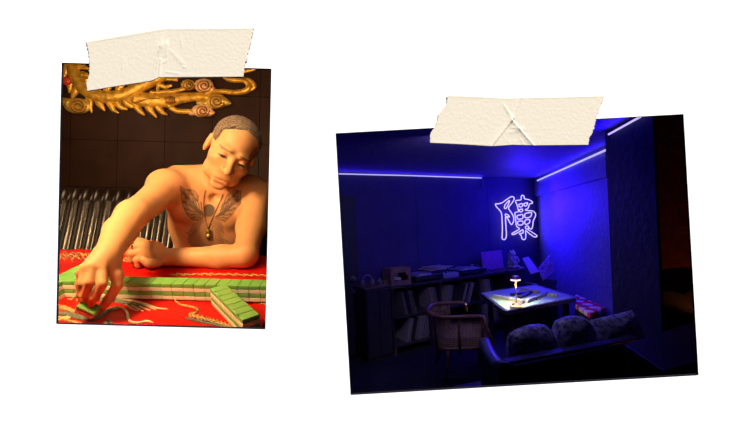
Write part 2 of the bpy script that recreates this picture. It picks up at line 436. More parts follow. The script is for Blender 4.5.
for pts in [[(87, 92), (90, 100), (90.5, 106), (92, 113)], [(96, 97), (99, 103), (103, 108), (105, 111)], [(106, 98), (111, 105), (114, 110), (119, 113)],
            [(116, 99), (119, 105), (123, 108), (128, 109.5)], [(122, 97), (127, 103), (131, 106), (135, 107)], [(134, 102), (138, 108), (141, 112), (145, 115.5)],
            [(146, 104), (150, 109), (153, 113), (157, 117.5)], [(156, 104), (160, 109), (163, 112.5), (167.5, 115)],
            [(79, 84), (75, 92), (73, 96), (71.5, 99)], [(73, 75), (70, 84), (70, 88), (69, 93)], [(68, 62), (66, 70), (64, 76), (62, 80)],
            [(76, 67), (81, 66), (85, 67.5), (90, 69)], [(78, 76), (83, 74.5), (86, 75), (91, 77)], [(82, 84), (86, 80.5), (88, 80), (92, 80)],
            [(98, 94), (97, 90), (99, 88), (103, 86)], [(108, 95), (107, 90), (110, 87), (114, 84)], [(120, 94), (119, 89), (122, 86), (126, 83)], [(131, 91), (131, 87), (134, 84), (138, 80)]]:
    spike(pts, [3.2, 3.6, 2.5, .7])
b = MB()
relief_tube(b, [(128, 101), (136, 99), (150, 100.5), (160, 100.5), (170, 100.5), (180, 98.5), (192, 97), (203, 96.5), (212, 98)], [3.5, 7, 7.6, 7, 7, 5.6, 4.6, 4, 3], flat=.5)
relief_tube(b, [(150, 92), (158, 93), (164, 92), (173, 91.5), (180, 90), (187, 88)], [1.5, 2.4, 2.2, 2.4, 1.5], flat=.7)
relief_tube(b, [(156, 82), (160, 85), (166, 87), (172, 85)], [1.8, 2.6, 2.2, 1], flat=.7)
relief_tube(b, [(160, 96), (158, 88), (162, 80), (170, 79), (178, 80)], [2, 2, 2.2, 1.8], flat=.7)
relief_tube(b, [(168, 103), (172, 108), (179, 111.3), (190, 111.5), (196, 111)], [3, 2.8, 2.6, 2.2], flat=.7)
fixn(b.build('leg_limb', 'gold', dragon, smooth=True))
b = MB(); relief_tube(b, [(165.5, 100.5), (170, 100), (175, 100)], [3, 4, 3], flat=.5, lift=.028); fixn(b.build('scale_boss', 'gold_dark', dragon, smooth=True))
b = MB(); relief_tube(b, [(134, 97.5), (132, 100.5), (135, 102.5), (142, 100.5), (150, 98.8), (160, 98.6)], [.7, .8, .8, .5], lift=.030); fixn(b.build('scroll_line', 'gold_dark', dragon, smooth=True))
b = MB()
relief_tube(b, [(203, 97), (209.7, 92.5), (221, 91.3), (234.6, 92.6), (244, 91.5), (249, 88), (248, 83.5), (243, 80.7), (231, 80), (225, 77.5), (222, 73)], [1.6, 2.4, 2.4, 2.6, 3, 3.4, 3, 2.4, 2.4, 2, 1.5], flat=.9, k=6)
relief_tube(b, [(240, 79), (249, 80), (254, 84), (254, 88), (249, 91)], [1, 2, 2.6, 2, 1], flat=.8)
fixn(b.build('whisker_ribbon', 'gold', dragon, smooth=True))
b = MB()
relief_tube(b, [(243, 72), (249, 70.5), (255, 69), (258, 66)], [1.5, 2, 1.5, .5], flat=.8); relief_tube(b, [(246, 69), (252, 67.5), (257, 64)], [1, 1.2, .5], flat=.8)
fixn(b.build('flame_tip', 'gold', dragon, smooth=True))
def cloud(cx, cy, rx, ry, m, tail=None, rot=0, turns=2.2, lift=.02):
    c = on_w(cx, cy, lift*.6)
    b = MB(); Rr = RWW @ Matrix.Rotation(rot, 3, 'Y')
    rx *= 1.15; ry *= 1.12; b.ell(c, (rx*PXW, .016, ry*PXW), Rr, 24, 12)
    if tail: relief_tube(b, tail, [ry*.75, ry*.5, .6], flat=.6, lift=.012)
    o = b.build('cloud_scroll', m, dragon, smooth=True)
    b = MB(); pts = []
    rr = min(rx, ry)*.92
    for i in range(int(turns*14)):
        a = i/14*2*PI; k = rr*(1-.85*i/(turns*14))
        pts.append(on_w(cx+k*math.cos(a)*1.15, cy+k*math.sin(a), .022+.010*(i/(turns*14))))
    b.tube(pts, .85*PXW, 6); s = b.build('spiral', 'gold_dark', o, smooth=True)
cloud(78, 106, 12, 7, 'gold_green', [(70, 104), (64, 101), (60, 98)])
cloud(204, 85.7, 8.5, 6.5, 'gold_pink', [(208, 88), (213, 90), (217, 91.5)])
cloud(188.5, 85, 6.5, 5, 'gold_green')
cloud(216.5, 101.3, 9.5, 6.8, 'gold_green', [(222, 101), (227, 102.5), (231.5, 103.5)])
cloud(202.5, 110.8, 9.5, 5.8, 'gold_pink', [(207, 112), (211, 113), (215, 112.5)])
b = MB(); b.ell(on_w(203, 103, .01), (7*PXW, .012, 3.6*PXW), RWW); fixn(b.build('cloud_scroll', 'gold_green', dragon, smooth=True))
b = MB(); b.ell(on_w(192, 113, .01), (4*PXW, .012, 2.6*PXW), RWW); fixn(b.build('cloud_scroll', 'gold_pink', dragon, smooth=True))
b = MB(); b.ell(on_w(67, 81, .02), (5*PXW, .016, 4.5*PXW), RWW); pr = b.build('pearl', 'red_paint', dragon, smooth=True); pr['label'] = 'red lacquered pearl'

# --- channel-tufted leather sofa
sofa = thing('banquette_sofa', TS(-.2, .62, -.55), 'black leather banquette with vertical channel tufting behind the bare-chested man', 'sofa')
def channels():
    mb = MB(); w = .0515; n = 30; sg = 8; xs = []; ys = []
    for i in range(n):
        for j in range(sg):
            t = j/sg; xs.append(-1.42+(i+t)*w); ys.append(.66-.020*math.sin(PI*t)**.8)
    xs.append(-1.42+n*w); ys.append(.66)
    zt = [(-.45, -.09), (-.2, -.05), (0, -.01), (.15, .012), (.29, .030), (.350, .045), (.362, .062), (.362, .12), (.362, .14)]
    vs = []
    for k, (z, dy) in enumerate(zt):
        for x, y in zip(xs, ys):
            yy = y+dy if k < 6 else .68+dy
            vs.append(TS(x+(-.02*z if z < 1 else 0), yy+.12*z, z))
    m = len(xs)
    fs = [(k*m+i, k*m+i+1, (k+1)*m+i+1, (k+1)*m+i) for k in range(len(zt)-1) for i in range(m-1)]
    o = mb.add(vs, fs).build('tufted_backrest', 'leather', sofa, smooth=True)
    return fixn(o)
channels()
mb = MB(); mb.hexa([TS(-1.42, .40, -.60), TS(.12, .40, -.60), TS(.12, .62, -.60), TS(-1.42, .62, -.60)], [TS(-1.42, .40, -.385), TS(.10, .40, -.385), TS(.10, .60, -.385), TS(-1.42, .60, -.385)])
mb.build('seat_cushion', 'leather', sofa, bevel=.02)

# --- table and cloth
table = thing('mahjong_table', T1(-.1, .1, -.75), 'square playing table hidden under the red cloth in front of the man', 'table')
MB().hexa([T1(-.62, -.32, -.05), T1(.33, -.32, -.05), T1(.27, .335, -.05), T1(-.62, .335, -.05)], [T1(-.62, -.32, -.022), T1(.33, -.32, -.022), T1(.27, .335, -.022), T1(-.62, .335, -.022)]).build('tabletop', 'dark_wood', table, bevel=.004)
for x, y in ((-.52, -.2), (.26, -.2), (-.52, .07), (.2, .07)):
    MB().hexa([T1(x-.03, y-.03, -.75), T1(x+.03, y-.03, -.75), T1(x+.03, y+.03, -.75), T1(x-.03, y+.03, -.75)], [T1(x-.03, y-.03, -.05), T1(x+.03, y-.03, -.05), T1(x+.03, y+.03, -.05), T1(x-.03, y+.03, -.05)]).build('leg', 'dark_wood', table)
def cz(x, y):                                   # height of the cloth
    h = .002*math.sin(17*x+3*y)+.0015*math.sin(31*y-9*x)
    e = max(0, (y-.24)/.1); h += .012*min(1, e)*(1+.5*math.sin(23*x+1.0)+.3*math.sin(51*x)) if e > 0 else 0
    return h
def cloth():
    mb = MB(); nx, ny = 200, 90; vs = []
    for j in range(ny+1):
        for i in range(nx+1):
            x = -.66+.95*i/nx; y = -.335+.695*j/ny; z = cz(x, y)
            if y > .335: z -= (y-.335)*4
            vs.append(T1(x, y, z))
    fs = [(j*(nx+1)+i, j*(nx+1)+i+1, (j+1)*(nx+1)+i+1, (j+1)*(nx+1)+i) for j in range(ny) for i in range(nx)]
    o = mb.add(vs, fs).build('tablecloth', 'red_cloth', smooth=True)
    tag(o, 'bright red satin tablecloth with gold embroidery under the green tiles', 'tablecloth'); return o
clo = cloth()
def thread(segs, m='thread', r=.0022, jitter=0, name='embroidery', dense=1):
    mb = MB()
    for s in segs:
        for q in range(dense):
            pts = []
            ox, oy = (random.uniform(-jitter, jitter), random.uniform(-jitter, jitter)) if dense > 1 else (0, 0)
            for px, py in s:
                l = on_t_loc(px+ox+random.uniform(-.3, .3)*(dense > 1), py+oy*.6); l.z = cz(l.x, l.y)+.001; pts.append(T1(*l))
            pts = smoothpath(pts, 4); n = len(pts)
            mb.tube(pts, [r*(.35+.65*math.sin(PI*min(1, max(0, (i+.5)/n)))**.4) for i in range(n)], 5)
    o = mb.build(name, m, clo, smooth=True); return fixn(o)
thread([[(175, 301), (181, 305), (190, 307), (197, 309.5), (197, 313), (191, 314), (189, 317)]], 'thread', .0032)
rope = []
for k in range(11):
    x = 190+k*3.8; y = 316+k*1.1; rope += [[(x, y-2), (x+2.5, y+.5), (x+5.2, y+2.6)], [(x+5, y-1.5), (x+2.2, y+.8), (x+.2, y+2.4)]]
thread(rope, 'thread', .0028)
thread([[(186, 320), (200, 323), (215, 326), (232, 329)]], 'thread_grey', .003, 1.2, dense=3)
thread([[(104, 299), (120, 299.5), (135, 301), (150, 305), (158, 308), (168, 309.5)], [(128, 301), (140, 306), (150, 310)], [(126, 302), (136, 307), (143, 310.5)], [(124, 303), (132, 308), (138, 310)],
        [(132, 300), (146, 305), (156, 309.5)]], 'thread_pale', .0024)
thread([[(118, 306.5), (123, 308), (127, 312), (128, 318), (132, 322), (140, 323), (147, 321.5), (153, 323.5)]], 'thread_pale', .0036)
thread([[(100, 300), (115, 300.5), (130, 303), (142, 305)]], 'thread_grey', .0032, 2.0, dense=6)
thread([[(57, 311), (66, 312), (76, 314), (88, 316), (98, 316), (106, 312)], [(56, 316), (68, 320), (80, 322)], [(57, 307), (66, 309), (74, 312)], [(58, 320), (66, 318), (72, 317)]], 'thread', .003, 2.5, dense=4)
thread([[(60, 313), (72, 315), (86, 318), (100, 317), (108, 311), (118, 307)]], 'thread_grey', .0045, 2.4, dense=7)
thread([[(68, 296), (72, 297), (74, 299), (71, 301), (68, 300)]], 'thread', .0028)
thread([[(76, 297), (79, 299), (77, 302)]], 'thread', .0028)
thread([[(107, 319), (110, 321), (112, 324)]], 'thread_grey', .004)
thread([[(104, 322), (108, 324.5)]], 'thread_grey', .004)
thread([[(253, 299), (260, 300.5), (268, 301)]], 'thread', .003)
thread([[(254, 302), (262, 303), (268, 303.5)]], 'thread', .003)
band = []
for k in range(26):
    x = 57+k*2.0; y = 258.5+2*math.sin(k*1.7); band.append([(x, y), (x+2.5, y-1.6+random.uniform(-1, 1)), (x+6, y+random.uniform(-1.5, 1.5))])
for k in range(22):
    x = 108+k*2.2; y = 260.5+1.8*math.sin(k*1.3)+k*.12; band.append([(x, y), (x+2.5, y-1.4+random.uniform(-1, 1)), (x+6, y+random.uniform(-1.2, 1.2))])
for k in range(34):
    x = 170+k*2.8; y = 274.6+.6*math.sin(k*2.1)+k*.02; band.append([(x, y), (x+2, y-.6+random.uniform(-.5, .5)), (x+4.5, y+random.uniform(-.6, .6))])
thread(band, 'thread', .0024)

# --- tiles of the warm room
TW, TD, TH = .0291, .041, .0235
def tile_proto(label, group):
    o = bpy.data.objects.new('mahjong_tile', None); COL.objects.link(o); o['_o'] = [0, 0, 0]; tag(o, label, 'tile', group)
    w, d, h = TW-.0007, TD, TH-.0004
    MB().box((0, 0, h*.74), (w, d, h*.52)).build('back', 'tile_green', o, bevel=.0022)
    MB().box((0, 0, h*.24), (w, d, h*.48)).build('face', 'tile_white', o, bevel=.0016)
    return o
def dup(o, Mx, label=None, group=None):
    r = o.copy(); COL.objects.link(r); r.matrix_world = Mx
    if label: r['label'] = label
    if group: r['group'] = group
    for ch in o.children:
        c = ch.copy(); COL.objects.link(c); c.parent = r
    return r
def tm(x, y, z, rz=0):
    Mx = (RW1 @ Matrix.Rotation(rz, 3, 'Z')).to_4x4(); Mx.translation = T1(x, y, z); return Mx
proto = tile_proto('green-backed ivory tile in the top layer of the long row across the red cloth', 'top tiles of the long row')
first = True
a = on_t_loc(66, 297.5); zz0 = .004
nrow = 19
yrow = TD/2
for lay in (1, 0):
    lab = 'green-backed tile in the %s layer of the long row across the red cloth' % ('top' if lay else 'bottom')
    g = '%s tiles of the long row' % ('top' if lay else 'bottom')
    for i in range(nrow):
        Mx = tm(a.x+TW*(i+.5), yrow, zz0+lay*TH)
        if first: proto.matrix_world = Mx; first = False
        else: dup(proto, Mx, lab, g)
# diagonal row at right
s0 = on_t_loc(212, 303.5); ang = math.radians(-48)
dx, dy = math.cos(ang), math.sin(ang); nx_, ny_ = -dy, dx    # nx_,ny_ : across, to the far right
for lay in (1, 0):
    lab = 'green-backed tile in the %s layer of the short slanting row, lower right' % ('top' if lay else 'bottom')
    for i in range(7):
        s = TW*(i+.5); x = s0.x+dx*s+nx_*TD/2+.004; y = s0.y+dy*s+ny_*TD/2-.012
        dup(proto, tm(x, y, zz0+lay*TH, ang), lab, '%s tiles of the slanting row' % ('top' if lay else 'bottom'))
# row at the left edge, running towards the viewer
s0 = on_t_loc(71, 296.0); angl = math.radians(97)
for lay in (1, 0):
    lab = 'green-backed tile in the %s layer of the short row at the left edge' % ('top' if lay else 'bottom')
    for i in range(5):
        x = -.2845; y = -.012+TW*i
        dup(proto, tm(x, y, zz0+lay*TH, math.radians(90)), lab, '%s tiles of the left row' % ('top' if lay else 'bottom'))

# ------------------------------------------------------------------ the man: one continuous surface from blended volumes
th = math.radians(29.2)
VR = np.array([math.cos(th), math.sin(th), 0]); VV = np.array([-math.sin(th), math.cos(th), 0])
def L(px, py, D):
    u = (px-CX)/F; w = (CY-py)/F; r = np.array([u, 1, w]); p = r*(D/(r @ VV)); return np.array([p @ VR, D, p[2]])
def V1W(q): return W(Vector(tuple(VR*q[0]+VV*q[1]+np.array([0, 0, 1.])*q[2])))
def rotm(roll, yaw, pitch):
    r, y, p = [math.radians(a) for a in (roll, yaw, pitch)]
    Ry = np.array([[math.cos(r), 0, math.sin(r)], [0, 1, 0], [-math.sin(r), 0, math.cos(r)]])
    Rz = np.array([[math.cos(y), -math.sin(y), 0], [math.sin(y), math.cos(y), 0], [0, 0, 1]])
    Rx = np.array([[1, 0, 0], [0, math.cos(p), -math.sin(p)], [0, math.sin(p), math.cos(p)]])
    return Ry @ Rz @ Rx
class Field:
    def __init__(s, lo, hi, h):
        s.lo = np.array(lo, float); s.h = h; s.n = np.ceil((np.array(hi)-s.lo)/h).astype(int)+1
        s.ax = [s.lo[i]+h*np.arange(s.n[i]) for i in range(3)]
        s.d = np.full(s.n, .08, np.float32)
    def sub(s, lo, hi, pad):
        i0 = np.clip(np.floor((np.array(lo)-pad-s.lo)/s.h).astype(int), 0, s.n); i1 = np.clip(np.ceil((np.array(hi)+pad-s.lo)/s.h).astype(int)+1, 0, s.n)
        sl = tuple(slice(a, b_) for a, b_ in zip(i0, i1))
        X, Y, Z = np.meshgrid(*[s.ax[i][sl[i]] for i in range(3)], indexing='ij', sparse=True)
        return sl, X, Y, Z
    def cone(s, a, ra, b, rb, k=.01, op=1):
        a = np.array(a, float); b = np.array(b, float); rm = max(ra, rb); pad = rm+max(.02, 2*k)
        sl, X, Y, Z = s.sub(np.minimum(a, b), np.maximum(a, b), pad)
        if 0 in s.d[sl].shape: return
        ba = b-a; L2 = max(ba @ ba, 1e-9)
        t = np.clip(((X-a[0])*ba[0]+(Y-a[1])*ba[1]+(Z-a[2])*ba[2])/L2, 0, 1)
        d = np.sqrt((X-a[0]-t*ba[0])**2+(Y-a[1]-t*ba[1])**2+(Z-a[2]-t*ba[2])**2)-(ra+(rb-ra)*t)
        s.comb(sl, d, k, op)
    def ell(s, c, r, R=None, k=.01, op=1):
        c = np.array(c, float); r = np.array(r, float); pad = max(.02, 2*k); m = r.max()
        sl, X, Y, Z = s.sub(c-m, c+m, pad)
        if 0 in s.d[sl].shape: return
        if R is None: R = np.eye(3)
        x, y, z = X-c[0], Y-c[1], Z-c[2]
        q = [R[0, i]*x+R[1, i]*y+R[2, i]*z for i in range(3)]
        k0 = np.sqrt((q[0]/r[0])**2+(q[1]/r[1])**2+(q[2]/r[2])**2)
        k1 = np.sqrt((q[0]/r[0]**2)**2+(q[1]/r[1]**2)**2+(q[2]/r[2]**2)**2)+1e-9
        s.comb(sl, k0*(k0-1)/k1, k, op)
    def comb(s, sl, d, k, op):
        o = s.d[sl]
        if op == 1:
            h = np.maximum(k-np.abs(o-d), 0)/k; s.d[sl] = np.minimum(o, d)-h*h*k*.25
        else:
            d = -d; h = np.maximum(k-np.abs(o-d), 0)/k; s.d[sl] = np.maximum(o, d)+h*h*k*.25
    def merge(s, other, k):                    # other must share the grid
        h = np.maximum(k-np.abs(s.d-other.d), 0)/k; s.d = np.minimum(s.d, other.d)-h*h*k*.25
    def mesh(s):
        d = s.d; ins = d < 0; n = d.shape
        cnt = np.zeros([k-1 for k in n], np.float32); acc = [np.zeros([k-1 for k in n], np.float32) for _ in range(3)]
        def cs(off, ax): return tuple(slice(off[i], n[i]-1+off[i]) for i in range(3))
        edges = []
        for ax in range(3):
            A = [slice(None)]*3; B = [slice(None)]*3; A[ax] = slice(0, n[ax]-1); B[ax] = slice(1, n[ax])
            da, db = d[tuple(A)], d[tuple(B)]; cr = (da < 0) != (db < 0)
            with np.errstate(divide='ignore', invalid='ignore'): t = np.where(cr, da/(da-db), 0).astype(np.float32)
            edges.append(cr)
            o1, o2 = [i for i in range(3) if i != ax]
            for p in (0, 1):
                for q in (0, 1):
                    S = [None]*3; S[ax] = slice(0, n[ax]-1); S[o1] = slice(p, n[o1]-1+p); S[o2] = slice(q, n[o2]-1+q); S = tuple(S)
                    c = cr[S]; cnt += c; acc[ax] += np.where(c, t[S], 0); acc[o1] += c*p; acc[o2] += c*q
        act = cnt > 0; idx = np.full(cnt.shape, -1, np.int64); ijk = np.argwhere(act); idx[act] = np.arange(len(ijk))
        cc = cnt[act]; V = np.stack([s.lo[i]+s.h*(ijk[:, i]+acc[i][act]/cc) for i in range(3)], 1)
        Fs = []
        for ax in range(3):
            o1, o2 = (ax+1) % 3, (ax+2) % 3
            e = np.argwhere(edges[ax]); ok = (e[:, o1] > 0) & (e[:, o2] > 0) & (e[:, o1] < n[o1]-1) & (e[:, o2] < n[o2]-1); e = e[ok]
            q = []
            for p, r in ((0, 0), (1, 0), (1, 1), (0, 1)):
                f = e.copy(); f[:, o1] -= p; f[:, o2] -= r; q.append(idx[f[:, 0], f[:, 1], f[:, 2]])
            q = np.stack(q, 1); flip = ~ins[e[:, 0], e[:, 1], e[:, 2]]; q[flip] = q[flip][:, ::-1]; Fs.append(q)
        return V, np.concatenate(Fs)
def arr_mesh(name, V, Fq, m, parent=None, base=None, cols=None):
    """V in the man's frame"""
    Bw = np.stack([VR, VV, [0, 0, 1.]], 0); Em = np.array(E); Wv = (Em @ (V @ Bw).T).T+np.array(O)
    base = Vector(parent['_o']) if parent is not None else Vector(base)
    me = bpy.data.meshes.new(name); me.from_pydata((Wv-np.array(base)).tolist(), [], Fq.tolist()); me.update()
    me.materials.append(M[m]); me.shade_smooth()
    if cols is not None:
        at = me.color_attributes.new('pigment', 'FLOAT_COLOR', 'POINT'); at.data.foreach_set('color', np.concatenate([cols, np.ones((len(cols), 1))], 1).astype(np.float32).ravel())
    o = bpy.data.objects.new(name, me); COL.objects.link(o); o['_o'] = list(base)
    if parent is not None: o.parent = parent
    else: o.location = base
    return o, Wv

lo = (-.36, .98, -.56); hi = (.36, 1.84, .33); HH = .0027
B_ = Field(lo, hi, HH)
# torso
B_.ell(L(208, 226, 1.61), (.122, .098, .185), k=.03)
B_.ell(L(207, 262, 1.65), (.115, .090, .16), k=.05)
B_.ell(L(207, 300, 1.69), (.135, .10, .14), k=.05)
B_.ell(L(207, 332, 1.665), (.145, .10, .10), k=.05)
for q_ in (182, 232): B_.cone(L(q_, 340, 1.63), .070, L(q_, 352, 1.30), .052, k=.04)
B_.cone(L(177, 186, 1.56), .056, L(250, 195, 1.56), .058, k=.05)
B_.cone(L(183, 193, 1.56), .05, L(185, 225, 1.62), .05, k=.05)          # lat
B_.cone(L(240, 203, 1.55), .05, L(238, 232, 1.60), .055, k=.05)
B_.cone(L(228, 168, 1.52), .054, L(215, 196, 1.57), .060, k=.03)        # neck
B_.cone(L(216, 176, 1.56), .045, L(178, 176, 1.57), .036, k=.04)        # shoulders' slope
B_.cone(L(232, 182, 1.57), .045, L(256, 187, 1.57), .036, k=.04)
B_.ell(L(187, 207, 1.525), (.062, .035, .052), k=.035)                    # chest muscles
B_.ell(L(226, 213, 1.53), (.062, .035, .052), k=.035)
B_.cone(L(181, 182, 1.505), .012, L(211, 192, 1.51), .010, k=.014)       # collar bones
B_.cone(L(247, 188, 1.51), .012, L(217, 194, 1.51), .010, k=.014)
B_.cone(L(208, 176, 1.50), .010, L(211, 196, 1.52), .009, k=.016)         # neck cords
B_.ell(L(214, 198, 1.50), (.012, .014, .012), k=.015, op=-1)
# near arm (image left)
B_.ell(L(166, 186, 1.51), (.057, .058, .056), k=.04)
B_.cone(L(165, 188, 1.49), .052, L(150, 202.5, 1.39), .0445, k=.035)
B_.cone(L(150, 202.5, 1.39), .0445, L(135, 213, 1.29), .0405, k=.006)
B_.cone(L(135, 213, 1.29), .0405, L(121, 230.5, 1.22), .0405, k=.012)
B_.cone(L(121, 230.5, 1.22), .0405, L(108, 254, 1.12), .0285, k=.006)
B_.ell(L(127, 214, 1.275), (.022, .022, .022), k=.03)
# far arm (image right)
B_.ell(L(254, 194, 1.53), (.060, .062, .062), k=.045)
B_.cone(L(256, 198, 1.51), .054, L(251, 228, 1.42), .050, k=.03)
B_.cone(L(251, 228, 1.42), .048, L(246, 254, 1.285), .039, k=.025)
B_.cone(L(245, 256, 1.275), .038, L(222, 257.5, 1.315), .039, k=.02)
B_.cone(L(222, 257.5, 1.315), .039, L(170, 257, 1.385), .0275, k=.02)
# head
HC = L(231.5, 152.5, 1.44); HS = 1.075; HR = rotm(23, 6, 27)
def H(x, y, z): return HC+HS*(HR @ np.array([x, y, z]))
def he(f, x, y, z, rx, ry, rz, k=.012, op=1): f.ell(H(x, y, z), (rx*HS, ry*HS, rz*HS), HR, k, op)
def hc(f, a, ra, b, rb, k=.008, op=1): f.cone(H(*a), ra*HS, H(*b), rb*HS, k, op)
he(B_, 0, .015, .043, .0745, .090, .077, .02)
he(B_, 0, -.022, -.012, .067, .070, .078, .02)
he(B_, 0, -.030, -.064, .055, .054, .044, .02)
he(B_, 0, -.074, -.100, .022, .014, .015, .02)
for s in (-1, 1):
    he(B_, s*.044, -.055, -.022, .022, .020, .016, .02)
    he(B_, s*.046, -.030, -.075, .012, .022, .022, .02)
    hc(B_, (s*.018, -.081, .022), .0080, (s*.040, -.070, .021), .008, .014)
    he(B_, s*.031, -.096, .002, .019, .015, .0115, .012, -1)
    he(B_, s*.031, -.0745, .000, .0155, .0145, .0135, .004)
    he(B_, s*.032, -.092, -.0015, .0160, .010, .0042, .002, -1)
    hc(B_, (s*.020, -.086, -.013), .0035, (s*.042, -.080, -.012), .003, .006)       # eye bags
    he(B_, s*.0155, -.097, -.039, .0095, .011, .0085, .007)
    he(B_, s*.007, -.107, -.046, .0035, .006, .003, .003, -1)
    hc(B_, (s*.019, -.100, -.042), .0026, (s*.035, -.084, -.074), .0026, .010, -1)
    he(B_, s*.0765, .014, -.006, .0085, .020, .034, .008)
    he(B_, s*.086, .010, -.002, .0055, .012, .022, .005, -1)
    he(B_, s*.068, -.050, .030, .008, .02, .02, .03, -1)
hc(B_, (0, -.082, .008), .0070, (0, -.108, -.030), .0105, .010)
he(B_, 0, -.112, -.035, .0125, .011, .0105, .006)
hc(B_, (-.021, -.078, -.070), .0060, (.021, -.078, -.070), .0060, .012)
hc(B_, (-.009, -.083, -.069), .0052, (.009, -.083, -.069), .0052, .010)
hc(B_, (-.018, -.080, -.0825), .0062, (.018, -.080, -.0825), .0062, .010)
he(B_, 0, -.095, -.0762, .022, .014, .0020, .003, -1)
for s in (-1, 1): hc(B_, (s*.020, -.089, -.0765), .0022, (s*.031, -.080, -.082), .0018, .004, -1)
he(B_, 0, -.092, -.092, .018, .008, .004, .008, -1)
for z in (.052, .064, .076): hc(B_, (-.03, -.088+.4*(z-.05), z), .0014, (.03, -.088+.4*(z-.05), z), .0014, .006, -1)
# right hand gripping a tile
Hn = Field(lo, hi, HH)
kn = {'index': (102, 268, 1.085), 'middle': (93, 266, 1.085), 'ring': (85.5, 268.5, 1.09), 'little': (82, 273, 1.11)}
wr = L(107.5, 255, 1.118)
for k_, q in kn.items(): Hn.cone(wr+(L(*q)-wr)*.15, .0215, L(*q), .0125, k=.016)
Hn.cone(L(108, 258, 1.115), .024, L(95, 268, 1.105), .020, k=.012)
Hn.cone(L(110, 262, 1.115), .021, L(116.5, 275, 1.105), .0150, k=.014)
for chain in ([(85.5, 268.5, 1.09, .0112), (82.5, 283, 1.082, .0100), (81.0, 294, 1.10, .0090), (82.5, 301.5, 1.125, .0078)],
              [(93, 266, 1.085, .0118), (89.5, 282, 1.072, .0106), (84.5, 295, 1.09, .0094), (85, 303, 1.118, .0082)],
              [(102, 268, 1.085, .0120), (102.5, 283.5, 1.066, .0110), (95, 297, 1.082, .0098), (89.5, 306, 1.112, .0084)],
              [(82, 274, 1.11, .0095), (79.5, 284, 1.118, .0085), (81, 293, 1.14, .0078)],
              [(116.5, 275, 1.105, .0150), (117.5, 285, 1.10, .0118), (109, 299, 1.105, .0112), (99.5, 310.5, 1.128, .0092)]):
    for p, q in zip(chain, chain[1:]): Hn.cone(L(*p[:3]), p[3], L(*q[:3]), q[3], k=.0035)
B_.merge(Hn, .010)
# left hand, loosely closed on the cloth
Hn = Field(lo, hi, HH); LH = lambda x, y, D: L(x, y, D+.155-.0012*(x-145)); RH = 1.11
Hn.cone(LH(167, 257.5, 1.27), .025*RH, LH(152, 252, 1.255), .029*RH, k=.012)
Hn.cone(LH(154, 250, 1.255), .027*RH, LH(142, 245, 1.25), .016*RH, k=.012)
Hn.cone(LH(154, 254, 1.25), .027*RH, LH(143, 256, 1.245), .018*RH, k=.012)
for chain in ([(143, 242.5, 1.252, .0120), (134, 239.5, 1.255, .0105), (128, 244.5, 1.262, .0090), (123.5, 249, 1.27, .0075)],
              [(140, 246, 1.243, .0120), (130.5, 246, 1.24, .0105), (128, 252.5, 1.25, .0095), (133, 256, 1.27, .0085)],
              [(141, 251.5, 1.237, .0115), (132, 253.5, 1.235, .0102), (131, 260, 1.245, .0092), (137, 262, 1.265, .0085)],
              [(144, 257, 1.237, .0105), (137, 260, 1.236, .0092), (138, 265, 1.245, .0085), (143, 265, 1.262, .0075)],
              [(158, 262, 1.235, .0150), (149, 263, 1.226, .0125), (143, 259.5, 1.225, .0100)]):
    for p, q in zip(chain, chain[1:]): Hn.cone(LH(*p[:3]), p[3]*RH, LH(*q[:3]), q[3]*RH, k=.0035)
B_.merge(Hn, .010)
BV, BF = B_.mesh()

